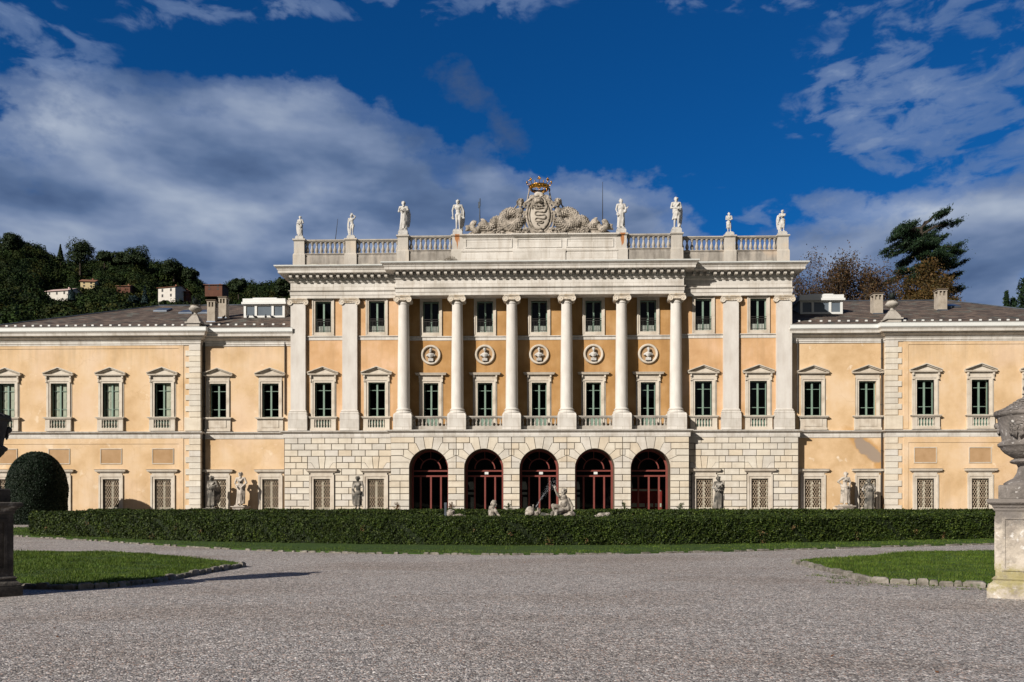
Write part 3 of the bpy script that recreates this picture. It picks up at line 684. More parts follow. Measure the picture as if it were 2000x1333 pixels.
for i, x in enumerate(PB):
    d = link('arched_door', am, villa, at(x)); link('pane', gm_, d)
    if i in (1, 2, 3):
        b = MB(); b.box(.0, .24, y-.06, y-.02, 3.50, 3.66); b.build('notice_plate', 'white', d)
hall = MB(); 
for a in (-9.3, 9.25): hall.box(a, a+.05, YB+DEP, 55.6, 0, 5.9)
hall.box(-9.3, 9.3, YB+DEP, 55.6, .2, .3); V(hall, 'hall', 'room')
# exhibition banner hanging inside the last arch
PST = mat('banner_print', [(.30, .03, .025), (.38, .05, .04)], 1, 3)
bn = MB(); bn.box(PB[4]-1.15, PB[4]+1.15, 55.0, 55.02, .6, 2.6); b_ = V(bn, 'hall_banner', PST)
bn = MB()
for k in range(4): bn.box(PB[4]-1.05+.55*k, PB[4]-.62+.55*k, 54.985, 54.997, 1.35, 1.6)
bn.box(PB[4]-1.05, PB[4]+1.0, 54.985, 54.997, 2.42, 2.55); bn.build('banner_field', 'cream', b_)

# --- columns and pilasters
def volute(mb, cx, y0, y1, cz, r, s):
    pts = []; rad = []
    for k in range(34):
        a = PI/2*1+ s*-1*k*.42; rr = r*(1-k/36); pts.append((cx+rr*math.cos(a), y0, cz+rr*math.sin(a))); rad.append(.035*(1-k/60))
    mb.tube(pts, rad, 6); mb.tube([(cx, y0-.01, cz), (cx, y1, cz)], r*.86, 12); mb.ell((cx, y0-.02, cz), (.04, .03, .04), 8, 5)
def capital(hw, y0, y1, zt):
    m = MB(); e = hw+.14
    m.box(-e, e, y0-.10, y1, zt-.06, zt); m.box(-e+.05, e-.05, y0-.06, y1, zt-.12, zt-.06)
    m.box(-e+.04, e-.04, y0-.03, y1, zt-.20, zt-.12); m.tube([(-hw*.8, y0-.02, zt-.27), (0, y0-.02, zt-.30), (hw*.8, y0-.02, zt-.27)], .05, 8)
    for k in range(7): m.ell((-hw*.66+hw*.22*k, y0-.06, zt-.28), (.035, .03, .05), 6, 5)
    for s in (-1, 1): volute(m, s*(hw+.02), y0-.05, y1, zt-.27, .19, s)
    return m
# round column, local x=y=0 on its axis
cr = .40
plm = MB(); plm.frust(0, 0, .60, .60, 6.36, .60, .60, 7.30); plm.frust(0, 0, .60, .60, 7.30, .55, .55, 7.42)
bsm = MB(); bsm.lathe([(.5, 7.40), (.55, 7.44), (.56, 7.50), (.52, 7.55), (.47, 7.57), (.46, 7.62), (.49, 7.65), (.49, 7.69), (.45, 7.72), (.43, 7.74)], seg=28)
cm_ = MB(); cm_.lathe([(cr+.03, 7.72), (cr+.005, 7.80)]+[(cr-.062*(t**1.8), 7.80+6.72*t) for t in [k/14 for k in range(15)]]+[(cr-.03, 14.55), (cr-.03, 14.60), (cr-.05, 14.62), (cr-.05, 14.80)], seg=32)
cp = MB(); cp.lathe([(cr-.06, 14.62), (cr-.02, 14.72), (cr+.05, 14.80), (cr+.05, 14.88), (cr-.1, 14.90)], seg=24)
c2 = capital(cr-.03, -.40, .42, 15.07); cp.add(c2.v, c2.f)
CYL = 53.27
meshes = [smooth_angle(m.build(n, t)).data for m, n, t in ((cm_, 'column', 'column'), (bsm, 'column_base', 'stone'), (plm, 'plinth', 'stone'), (cp, 'capital', 'capital'))]
for o in [o for o in COL.objects if o.parent is None and o.name.split('.')[0] in ('column', 'column_base', 'plinth', 'capital')]: bpy.data.objects.remove(o)
for x in (-8.84, -5.33, -1.78, 1.78, 5.33, 8.84):
    c = link('column', meshes[0], villa, at(x, CYL))
    for n, me in zip(('column_base', 'plinth', 'capital'), meshes[1:]): link(n, me, c)
# pilasters
pm = MB(); hw = .49; YPI = YS-.22
pm.box(-hw, hw, YPI, YS+.1, 7.72, 14.8)
pb = MB(); pb.sweep([(-hw, YS), (-hw, YPI), (hw, YPI), (hw, YS)], [(0, 7.46), (.11, 7.46), (.13, 7.50), (.11, 7.56), (.06, 7.58), (.08, 7.66), (.03, 7.72), (0, 7.74)])
pp = MB(); pp.box(-hw-.14, hw+.14, YPI-.14, YS, 6.38, 7.36); pp.frust(0, (YPI-.14+YS)/2, hw+.14, (YS-YPI+.14)/2, 7.36, hw+.10, (YS-YPI+.14)/2, 7.46)
pc = capital(hw, YPI, YS+.05, 15.07)
meshes = [smooth_angle(m.build(n, t)).data for m, n, t in ((pm, 'pilaster', 'column'), (pb, 'pilaster_base', 'stone'), (pp, 'plinth', 'stone'), (pc, 'capital', 'capital'))]
for o in [o for o in COL.objects if o.parent is None and o.name.split('.')[0] in ('pilaster', 'pilaster_base', 'plinth', 'capital')]: bpy.data.objects.remove(o)
for x in (-15.86, -12.44, 12.44, 15.86):
    c = link('pilaster', meshes[0], villa, at(x))
    for n, me in zip(('pilaster_base', 'plinth', 'capital'), meshes[1:]): link(n, me, c)
# --- baluster shape and loggia balustrade
def balm(h, r):
    return [(r*1.0, 0), (r*1.0, .12*h), (r*.55, .16*h), (r*.95, .30*h), (r*.9, .40*h), (r*.48, .62*h), (r*.42, .74*h), (r*.7, .78*h), (r*.5, .82*h), (r*.95, .90*h), (r*.95, h)]
q = MB(); q.lathe(balm(.50, .075), seg=10); bo = smooth_angle(q.build('baluster', 'balu')); bal_me = bo.data; bpy.data.objects.remove(bo)
q = MB(); q.lathe(balm(.83, .125), seg=12); bo = smooth_angle(q.build('baluster', 'balu')); rbal_me = bo.data; bpy.data.objects.remove(bo)
cols = [-8.84, -5.33, -1.78, 1.78, 5.33, 8.84]
for a, b in zip(cols, cols[1:]):
    x0, x1 = a+.60, b-.60; m = MB(); y = 53.22
    m.box(x0, x1, y-.11, y+.11, 7.13, 7.19); m.box(x0, x1, y-.15, y+.15, 7.19, 7.27); m.box(x0, x1, y-.13, y+.13, 6.36, 6.60); m.box(x0, x1, y-.10, y+.10, 6.60, 6.63)
    bo = V(m, 'balustrade', 'balu')
    for k in range(9): link('baluster', bal_me, bo, (x0+(x1-x0)*(k+.5)/9, y, 6.63))
# --- medallions
MED = []
for i, x in enumerate(PB):
    m = MB(); zc = 11.4
    m.lathe([(.50, 0), (.50, .10), (.54, .14), (.62, .14), (.66, .08), (.66, 0)], seg=40)
    m.v = [(x+a, YP-c, zc+b) for a, b, c in m.v]; m.f = [tuple(reversed(f)) for f in m.f]
    m.f = [f for f in m.f if len(f) == 4]; mo_ = smooth_angle(V(m, 'medallion', 'trim')); MED.append((mo_, x, zc))
    rc = MB(); rc.add([(x+.52*math.cos(2*PI*k/32), YP-.012, zc+.52*math.sin(2*PI*k/32)) for k in range(32)], [tuple(range(31, -1, -1))]); rc.build('recess', 'panel', mo_)
# --- entablature of the central block
PLE = lambda: [(-16.35, 62), (-16.35, YPI-.02), (-9.28, YPI-.02), (-9.28, 52.86), (9.28, 52.86), (9.28, YPI-.02), (16.35, YPI-.02), (16.35, 62)]
e = MB(); e.sweep(PLE(), [(-.9, 15.07), (0, 15.07), (0, 15.27), (.03, 15.27), (.03, 15.50), (.10, 15.53), (.12, 15.58), (0, 15.60), (0, 16.08), (.04, 16.10), (.08, 16.16), (.10, 16.34), (.10, 16.56), (.62, 16.57), (.64, 16.60), (.64, 16.74), (.67, 16.76), (.70, 16.84), (.80, 16.93), (.80, 16.96), (-.9, 17.06)])
ent = V(e, 'entablature', 'stone')
gl = MB(); gl.sweep(PLE(), [(.70, 16.965), (.84, 16.965), (.86, 17.04), (.60, 17.10)]); V(gl, 'gutter', 'white', ent)
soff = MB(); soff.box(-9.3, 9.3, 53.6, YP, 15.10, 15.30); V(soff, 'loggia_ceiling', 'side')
q = MB(); q.box(-.09, .09, -.47, -.08, 16.34, 16.545); q.box(-.105, .105, -.51, -.08, 16.52, 16.562)
bo = q.build('modillion', 'stone'); mod_me = bo.data; bpy.data.objects.remove(bo)
def modil(x0, x1, Y, n):
    for k in range(n): link('modillion', mod_me, ent, (x0+(x1-x0)*(k+.5)/n, Y, 0))
modil(-9.35, 9.35, 52.86, 42)
for s in (-1, 1):
    a, b = sorted((s*9.75, s*16.45)); modil(a, b, YPI-.02, 15)
# --- attic, balustrade, piers
at_ = MB(); YA, YAP = 53.72, 53.12
at_.sweep([(-16.2, 60), (-16.2, YA), (-9.3, YA), (-9.3, YAP), (9.3, YAP), (9.3, YA), (16.2, YA), (16.2, 60)], [(-.6, 17.0), (0, 17.0), (0, 17.86), (-.05, 17.92), (-.05, 18.02), (0, 18.05), (0, 18.10), (-.6, 18.10)])
attic = V(at_, 'attic_parapet', 'attic')
PIER = [(-15.85, YA), (-12.42, YA), (-8.87, YAP), (-5.31, YAP), (5.31, YAP), (8.87, YAP), (12.42, YA), (15.85, YA)]
RUST = None
def rust(nt, tc, c):
    n = nd(nt, 'ShaderNodeTexNoise', i_Scale=5.0, i_Detail=5.0); mp = nd(nt, 'ShaderNodeMapping'); mp.inputs['Scale'].default_value = (1, 1, .22); lnk(nt, tc.outputs['Object'], mp.inputs[0]); lnk(nt, mp.outputs[0], n.inputs['Vector'])
    s = nd(nt, 'ShaderNodeSeparateXYZ'); lnk(nt, tc.outputs['Object'], s.inputs[0])
    dx = math_(nt, 'ABSOLUTE', math_(nt, 'ADD', math_(nt, 'SUBTRACT', math_(nt, 'ABSOLUTE', s.outputs[0]), 5.36), math_(nt, 'MULTIPLY', math_(nt, 'SUBTRACT', 18.95, s.outputs[2]), .06)))
    wd = math_(nt, 'SUBTRACT', math_(nt, 'MULTIPLY', math_(nt, 'SUBTRACT', s.outputs[2], 18.05), .24), dx)
    f = ramp(nt, [(.50, 0), (.62, .9)], math_(nt, 'ADD', math_(nt, 'MULTIPLY', wd, 1.4), math_(nt, 'MULTIPLY', n.outputs[0], 1.0))).outputs[0]
    f = math_(nt, 'MULTIPLY', f, math_(nt, 'GREATER_THAN', s.outputs[2], 18.1))
    return mixc(nt, f, c, (.42, .15, .03))
M['pier'] = mat('pier_stone', [(.44, .40, .35), (.56, .52, .46), (.64, .54, .42)], .5, 7, rough=.85, grime=((.28, .25, .21), .5))
M['pier_rust'] = mat('pier_stone_rusty', [(.50, .46, .40), (.62, .58, .52)], 1, 7, rough=.85, extra=rust)
for x, Y in PIER:
    m = MB(); m.box(x-.40, x+.40, Y-.10, Y+.6, 17.0, 18.0); m.frust(x, Y+.25, .40, .35, 18.0, .36, .31, 18.1); m.box(x-.34, x+.34, Y-.04, Y+.56, 18.10, 18.92); m.box(x-.37, x+.37, Y-.07, Y+.59, 18.92, 18.97); m.box(x-.42, x+.42, Y-.12, Y+.64, 18.97, 19.06)
    o = V(m, 'pier', 'pier_rust' if abs(abs(x)-5.31) < .01 else 'pier')
    if abs(abs(x)-5.31) < .01: o['label'] = 'pier with a rusty orange run-off stain'
spans = [(-15.85, -12.42, YA), (-12.42, -8.87, YA), (-8.87, -5.31, YAP), (5.31, 8.87, YAP), (8.87, 12.42, YA), (12.42, 15.85, YA)]
for a, b, Y in spans:
    x0, x1 = a+.34, b-.34; m = MB(); yc = Y+.26
    m.box(x0, x1, yc-.15, yc+.15, 18.90, 18.96); m.box(x0, x1, yc-.20, yc+.20, 18.96, 19.04)
    bo = V(m, 'balustrade', 'balu')
    for k in range(9): link('baluster', rbal_me, bo, (x0+(x1-x0)*(k+.5)/9, yc, 18.08))
# round lights in the parapet, half hidden by the cornice
for s in (-1, 1):
    for x, Y in ((14.9, YA), (13.6, YA), (11.4, YA), (10.1, YA), (7.8, YAP), (6.5, YAP)):
        o = MB(); pts = []
        for k in range(25):
            t = PI*k/24; c_, s2 = math.cos(t), math.sin(t); pts.append((s*x+.5*math.copysign(abs(c_)**.6, c_), Y-.02, 17.02+.32*abs(s2)**.6))
        o.tube(pts, .045, 6); ov = V(o, 'oval_light', 'cream')
        p_ = MB(); p_.add([(a, Y-.012, c) for a, b, c in pts], [tuple(range(24, -1, -1))]); p_.build('oval_panel', 'attic', ov)
# central panelled block
cb = MB(); cb.sweep([(-4.95, 55), (-4.95, YAP-.02), (4.95, YAP-.02), (4.95, 55)], [(0, 17.02), (.10, 17.02), (.10, 17.80), (.06, 17.86), (.12, 17.92), (.10, 18.02), (.02, 18.06), (.02, 18.80), (.06, 18.84), (.14, 18.92), (.20, 18.95), (.20, 19.03), (-3, 19.04)])
for a, b in ((-4.8, -1.75), (-1.45, 1.45), (1.75, 4.8)):
    for (u, v, c_, d) in ((a, b, 18.70, 18.76), (a, b, 18.16, 18.22), (a, a+.06, 18.22, 18.70), (b-.06, b, 18.22, 18.70)): cb.box(u, v, YAP-.075, YAP-.03, c_, d)
cb.sweep([(-1.6, YAP+.1), (-1.6, YAP-.07), (1.6, YAP-.07), (1.6, YAP+.1)], [(0, 17.02), (.10, 17.02), (.10, 17.80), (.12, 17.92), (.10, 18.02), (.02, 18.06), (-.01, 18.062)])
cb.sweep([(-1.6, YAP+.1), (-1.6, YAP-.07), (1.6, YAP-.07), (1.6, YAP+.1)], [(-.01, 18.85), (.06, 18.86), (.14, 18.92), (.20, 18.952), (.20, 19.035), (-.3, 19.045)])
V(cb, 'attic_block', 'stone')
# --- roofs
SL = mat('slate_roof', [(.085, .075, .068), (.15, .135, .12), (.20, .165, .14)], 1.0, 8, stretch=(1.4, 3, 3), rough=.75, speck=((.23, .24, .22), .4, 1.5, .6))
def slate(nt, tc, c):
    b = nd(nt, 'ShaderNodeTexBrick', i_Scale=1.0); b.inputs['Mortar Size'].default_value = .012; b.inputs['Brick Width'].default_value = .5; b.inputs['Row Height'].default_value = .24
    b.inputs['Color1'].default_value = (.45, .42, .40, 1); b.inputs['Color2'].default_value = (1.6, 1.42, 1.25, 1); b.inputs['Mortar'].default_value = (.3, .3, .3, 1); b.inputs['Bias'].default_value = 0
    lnk(nt, tc.outputs['Object'], b.inputs['Vector']); return mixc(nt, .75, c, b.outputs[0], 'MULTIPLY')
SL = mat('slate_roof', [(.075, .066, .058), (.12, .10, .088), (.17, .135, .11)], 1.6, 9, stretch=(.6, 2.2, 2.2), rough=.8, spec=.15, speck=((.13, .15, .14), .6, 1.2, .55), extra=slate)
ZE, ZR, YE, YR = 13.02, 16.95, 53.0, 63.0
for s in (-1, 1):
    r = MB(); x0, x1 = s*16.36, s*38.1; xr = (PX(310, 63)-XC) if s < 0 else (PX(1850, 63)-XC)
    YEI = YE+.42
    v = [(x0, YEI, ZE+.17), (s*22.0, YEI, ZE+.17), (s*22.0, YE, ZE), (x1, YE, ZE), (x1, 72, ZE), (xr, YR, ZR), (x0, YR, ZR), (x0, 72, ZE)]
    f = [(0, 1, 2, 3, 5, 6), (3, 4, 5), (4, 7, 6, 5)]
    if s < 0: f = [tuple(reversed(q)) for q in f]
    f = [(0, 1, 2, 6), (2, 3, 5, 6), (3, 4, 5), (4, 7, 6, 5)]
    r.add(v, f); ro = V(r, 'roof', SL)
    rt = MB(); rt.tube([(x0, YR, ZR+.03), (xr, YR, ZR+.03)], .06, 6); rt.tube([(xr, YR, ZR+.03), (x1, YE, ZE+.04)], .05, 6)
    rt.build('ridge_capping', 'zinc', ro)
    slope = (ZR-ZE)/(YR-YE)
    gm2 = MB(); gm2.box(-.075, .075, -.03, .03, 0, .10)
    gme = gm2.build('snow_guard', 'white').data; bpy.data.objects.remove([o for o in COL.objects if o.name.startswith('snow_guard') and o.parent is None][0])
    x = 17.0; rr = random.Random(5)
    while x < 37.5:
        if abs(x-22.6) > .5: link('snow_guard', gme, ro, (s*x, YE+1.15, ZE+1.15*slope+.01))
        x += rr.choice((.55, .6, .72, .62))
    def onroof(x, y_): return ZE+(y_-YE)*slope
    # dormer lantern beside the central block
    yd = 57.3; xd0, xd1 = (XC-PX(556, yd), XC-PX(476, yd)) if s < 0 else (PX(1563, yd)-XC, PX(1646, yd)-XC); zb = onroof(0, yd)-.03
    u, v = sorted((s*xd0, s*xd1)); d = MB()
    d.box(u, v, yd+.12, yd+3, zb, zb+1.2)
    dm = V(d, 'dormer', 'white')
    fr = MB(); ww = v-u
    cuts = [u, u+.16, u+.16+.62, u+.94, v-.94, v-.78, v-.16, v]
    for a, b in ((cuts[0], cuts[1]), (cuts[2], cuts[3]), (cuts[4], cuts[5]), (cuts[6], cuts[7])): fr.box(a, b, yd, yd+.12, zb, zb+.95)
    for a, b in ((cuts[1], cuts[2]), (cuts[3], cuts[4]), (cuts[5], cuts[6])): fr.box(a, b, yd+.0, yd+.12, zb, zb+.16); fr.box(a, b, yd, yd+.12, zb+.84, zb+.95)
    fr.box(u-.12, v+.12, yd-.15, yd+3, zb+.95, zb+1.10); fr.box(u-.06, v+.06, yd-.05, yd+3, zb+1.10, zb+1.36); fr.box(u+.6, v-.6, yd+.1, yd+3, zb+1.36, zb+1.45); fr.build('dormer_frame', 'white', dm)
    pn = MB()
    for a, b in ((cuts[1], cuts[2]), (cuts[3], cuts[4]), (cuts[5], cuts[6])): pn.box(a, b, yd+.06, yd+.10, zb+.16, zb+.84)
    GL2 = M.get('dgl') or mat('dormer_glass', [(.10, .13, .16), (.16, .19, .22)], .5, 2, rough=.12, spec=.5); M['dgl'] = GL2
    pn.build('dormer_pane', GL2, dm)
    chs = [(PX(415, 55.9)-XC, 55.9, 1.35, .27), (PX(437, 57.5)-XC, 57.5, 1.35, .27)] if s < 0 else [(PX(1712, 57.4)-XC, 57.4, 1.30, .31), (PX(1837, 58.8)-XC, 58.8, 1.35, .31)]
    for ci, (cx, cy, h, hw) in enumerate(chs):
        zb = onroof(0, cy); c = MB(); h2 = h-.42
        c.box(cx-hw, cx+hw, cy-hw, cy+hw, zb-.3, zb+h2)
        for a in (-1, 1):
            for b in (-1, 1): c.cbox(cx+a*(hw-.05), cy+b*(hw-.05), .05, .05, zb+h2, zb+h2+.32)
        c.cbox(cx, cy, .04, hw, zb+h2, zb+h2+.32); 
        c.cbox(cx, cy, hw-.12, hw-.12, zb+h2, zb+h2+.3)
        c.cbox(cx, cy, hw+.02, hw+.02, zb+h2+.32, zb+h2+.42)
        co = V(c, 'chimney', 'chim'); k = MB(); k.cbox(cx, cy, hw+.08, hw+.08, zb+h2+.42, zb+h2+.48); k.build('chimney_cap', 'joint', co)
        fl = MB(); fl.frust(cx, cy, hw+.07, hw+.07, zb-.24, hw+.03, hw+.03, zb-.05); fl.build('chimney_flashing', 'zinc', co)
    for (cx, cy, w2) in ([(PX(317, 60.5)-XC, 60.5, .5), (PX(366, 59.5)-XC, 59.5, .5), (PX(398, 59.5)-XC, 59.5, .45)] if s < 0 else [(PX(1855, 60)-XC, 60.0, .6)]):
        z0 = onroof(0, cy); k = MB()
        k.add([(cx-w2, cy-.4, z0-.4*slope+.02), (cx+w2, cy-.4, z0-.4*slope+.02), (cx+w2, cy+.6, z0+.6*slope+.02), (cx-w2, cy+.6, z0+.6*slope+.02),
               (cx-w2, cy-.4, z0-.4*slope+.14), (cx+w2, cy-.4, z0-.4*slope+.14), (cx+w2, cy+.6, z0+.6*slope+.14), (cx-w2, cy+.6, z0+.6*slope+.14)], [(4, 5, 6, 7), (0, 1, 5, 4), (1, 2, 6, 5), (2, 3, 7, 6), (3, 0, 4, 7)])
        k.build('skylight', 'zinc', ro)
top = MB(); top.box(-15.8, 15.8, 54.4, 62, 16.9, 17.6); V(top, 'flat_roof', 'zinc')

# ================================================================== carved figures
def tpt(mb, p, q, r0, r1, seg=10):
    p, q = Vector(p), Vector(q); n = 4
    mb.tube([p.lerp(q, k/n) for k in range(n+1)], [r0+(r1-r0)*k/n for k in range(n+1)], seg); mb.ell(p, (r0,)*3, 10, 6); mb.ell(q, (r1,)*3, 10, 6)
def hand(mb, w, d, s):
    """palm, four curled fingers and a thumb"""
    w = Vector(w); d = Vector(d).normalized(); side = d.cross(Vector((0, 1, 0))); side = side.normalized() if side.length > .1 else Vector((1, 0, 0))
    fw = side.cross(d)
    mb.ell(w+d*.045*s, (.030*s, .022*s, .042*s), 8, 6, d.to_track_quat('Z', 'Y'))
    for k, (o, l) in enumerate(((-.028, .058), (-.010, .068), (.009, .064), (.027, .05))):
        b = w+d*.075*s+side*o*s; mb.tube([b, b+d*l*.5*s+side*o*.25*s, b+(d*l*.92+fw*-.012)*s+side*o*.45*s], [.0105*s, .0095*s, .007*s], 6)
    b = w+d*.03*s-side*.028*s; mb.tube([b, b+(d*.025-side*.028)*s, b+(d*.055-side*.034)*s], [.012*s, .010*s, .008*s], 6)
def head(mb, c, s, turn=0, tilt=0, beard=False, hair='cap', rng=random):
    q = Matrix.Rotation(turn, 3, 'Z') @ Matrix.Rotation(tilt, 3, 'X'); c = Vector(c)
    def P(x, y, z): return c+q @ Vector((x, y, z))*s
    rq = q.to_quaternion()
    mb.ell(P(0, 0, .01), (.056*s, .066*s, .072*s), 14, 10, rq); mb.ell(P(0, -.012, -.042), (.040*s, .044*s, .040*s), 12, 8, rq)
    mb.ell(P(0, -.067, -.008), (.010*s, .016*s, .020*s), 8, 6, rq); mb.ell(P(0, -.054, .022), (.040*s, .014*s, .010*s), 10, 6, rq)
    mb.ell(P(0, -.055, -.036), (.018*s, .010*s, .007*s), 8, 6, rq); mb.ell(P(0, -.05, -.062), (.016*s, .014*s, .012*s), 8, 6, rq)
    for e in (-1, 1):
        mb.ell(P(e*.022, -.052, .006), (.010*s, .008*s, .006*s), 8, 5, rq); mb.ell(P(e*.057, .0, -.003), (.008*s, .014*s, .020*s), 8, 6, rq); mb.ell(P(e*.03, -.035, -.022), (.016*s, .018*s, .018*s), 8, 6, rq)
    n = 46 if hair == 'curls' else 26
    for k in range(n):
        a = rng.uniform(0, 2*PI); t = rng.uniform(0, 1); zz = .02+.065*t; rr = .067*math.sqrt(max(.05, 1-(max(0, zz-.02)/.075)**2))
        if math.sin(a) < -.25 and zz < .05: continue
        mb.ell(P(rr*math.cos(a), rr*math.sin(a)*1.05+.006, zz-(.02 if math.sin(a) > .2 else 0)), (.017*s,)*3, 6, 4)
    mb.ell(P(0, .022, .02), (.062*s, .058*s, .066*s), 12, 8, rq)
    if hair == 'bun': mb.ell(P(0, .075, .03), (.03*s,)*3, 8, 6); 
    if beard:
        for k in range(8): mb.ell(P(rng.uniform(-.03, .03), -.045-rng.uniform(0, .012), -.06-rng.uniform(0, .045)), (.02*s,)*3, 6, 4)
def statue_mb(H, pose, seed=0):
    rng = random.Random(seed); mb = MB(); s = H
    sway = pose.get('sway', .015); lean = pose.get('lean', 0)
    hip = Vector((sway, 0, .52))*s; chest = Vector((lean*.6, -.005, .74))*s; neck = Vector((lean, 0, .845))*s; hd = Vector((lean*1.15, -.01, .922))*s
    fem = pose.get('fem', False); sw = .105 if fem else .125
    # legs
    kl = pose.get('legs', ((-.055, .0), (.06, -.05)))
    for e, (fx, fy) in zip((-1, 1), kl):
        a = hip+Vector((e*.050, 0, -.02))*s; k = Vector((fx*.9+sway*.4, fy*1.3-.015, .28))*s; f = Vector((fx, fy, .035))*s
        tpt(mb, a, k, .062*s, .040*s); tpt(mb, k, f, .040*s, .024*s); mb.ell(Vector((k.x*.5+f.x*.5, k.y*.5+f.y*.5+.012*s, .19*s)), (.036*s, .04*s, .075*s), 10, 8)
        mb.ell(f+Vector((fx*.15, -.045, -.012))*s, (.027*s, .065*s, .022*s), 10, 6)
    # trunk
    mb.ell(hip, (.092*s, .068*s, .075*s), 14, 9); mb.ell(hip.lerp(chest, .45), (.078*s, .058*s, .10*s), 14, 9); mb.ell(chest, (.105*s if not fem else .092*s, .068*s, .10*s), 14, 9)
    for e in (-1, 1): mb.ell(chest+Vector((e*.042, -.045, .012 if not fem else -.005))*s, ((.045, .025, .035) if not fem else (.034, .034, .034))[0:3] if False else tuple(v*s for v in ((.045, .025, .035) if not fem else (.034, .036, .034))), 10, 7)
    tpt(mb, chest+Vector((0, .005, .07))*s, hd-Vector((0, 0, .03))*s, .045*s, .033*s)
    for e in (-1, 1): tpt(mb, chest+Vector((0, 0, .075))*s, Vector((e*sw+lean, .0, .815))*s, .05*s, .040*s)
    # arms: joints as (elbow, wrist) in units of height
    for e, key in ((-1, 'ra'), (1, 'la')):
        el, wr = pose.get(key, ((e*.165, .02, .64), (e*.16, -.05, .50)))
        sh = Vector((e*sw+lean, 0, .812))*s; el = Vector(el)*s; wr = Vector(wr)*s
        tpt(mb, sh, el, .038*s, .030*s); tpt(mb, el, wr, .030*s, .019*s); hand(mb, wr, wr-el, s)
    head(mb, hd, s*pose.get('hs', 1.0), pose.get('turn', 0), pose.get('tilt', 0), pose.get('beard', False), pose.get('hair', 'cap'), rng)
    # drapery
    dr = pose.get('drape')
    if dr:
        zt, zb, w0, w1 = dr; n = 44; rings = 13; v = []; f = []; ph = rng.uniform(0, 6)
        for i in range(rings):
            t = i/(rings-1); z = zt+(zb-zt)*t; rw = w0+(w1-w0)*t; cx = sway*(1-t)+pose.get('dx', 0)*t
            for k in range(n):
                a = 2*PI*k/n; fold = 1+(.02+.13*t)*math.sin(7*a+ph+1.8*t)+(.01+.07*t)*math.sin(13*a+2*ph-1.2*t)
                kn = .03*math.exp(-((t-.45)/.2)**2)*max(0, math.cos(a+PI/2-.5*(1 if ph > 3 else -1)))
                v.append(((cx+(rw*fold+kn)*math.cos(a))*s, ((rw*.80*fold+kn)*math.sin(a))*s, z*s))
        f = [(i*n+k, i*n+(k+1) % n, (i+1)*n+(k+1) % n, (i+1)*n+k) for i in range(rings-1) for k in range(n)]+[tuple(range(n-1, -1, -1)), tuple((rings-1)*n+k for k in range(n))]
        mb.add(v, f)
        for k in range(5):    # gathered roll at the top of the cloth
            z = zt-.012*k; mb.tube([((sway+(w0+.012)*math.cos(a))*s, (w0+.012)*.8*math.sin(a)*s, (z+.03*math.sin(a+ph))*s) for a in [2*PI*q/16 for q in range(17)]], .014*s, 6)
    if pose.get('toga'):      # cloth crossing from one shoulder
        e = pose['toga']
        for k in range(7):
            o = k*.020
            mb.tube([((e*(.12-o*.3)+lean)*s, .03*s, (.845-o*.4)*s), ((e*(.09-o)+lean)*s, -.06*s, (.80-o)*s), ((-e*.0+lean*.5)*s, -.085*s, (.70-o)*s), (-e*.085*s, -.06*s, (.62-o)*s), (-e*.11*s, .0, (.60-o)*s)], .017*s, 6)
    if pose.get('cloak'):     # cloth hanging down behind and at one side
        e = pose['cloak']
        for k in range(9):
            x = e*(.10+.012*k-.02); y = -.03+.016*k
            mb.tube([(x*s, y*s, .80*s), ((x+e*.045)*s, (y+.01)*s, .60*s), ((x+e*.035)*s, (y+.01)*s, .35*s), ((x+e*(.01+.008*math.sin(k*2)))*s, y*s, (.12+.02*(k % 3))*s)], [.012*s, .019*s, .02*s, .014*s], 6)
    if pose.get('stump'): 
        e = pose['stump']; tpt(mb, (e*.12*s, .03*s, 0), (e*.10*s, .04*s, .30*s), .055*s, .04*s)
    pr = pose.get('prop')
    if pr == 'shield': mb.ell((.02*s, -.12*s, .52*s), (.10*s, .025*s, .13*s), 16, 8)
    if pr == 'rolls': tpt(mb, (-.13*s, -.09*s, .58*s), (.10*s, -.10*s, .80*s), .030*s, .036*s)
    if pr == 'horn': tpt(mb, (.14*s, -.08*s, .56*s), (.16*s, -.06*s, .70*s), .05*s, .025*s)
    if pr == 'jar': mb.ell((.10*s, -.05*s, .07*s), (.05*s, .05*s, .07*s), 10, 7)
    return mb
def finish(o, vox, disp=.0, sm=4):
    r = o.modifiers.new('fuse', 'REMESH'); r.mode = 'VOXEL'; r.voxel_size = vox; r.use_smooth_shade = True
    if sm: q = o.modifiers.new('soften', 'SMOOTH'); q.iterations = sm; q.factor = .45
    return o
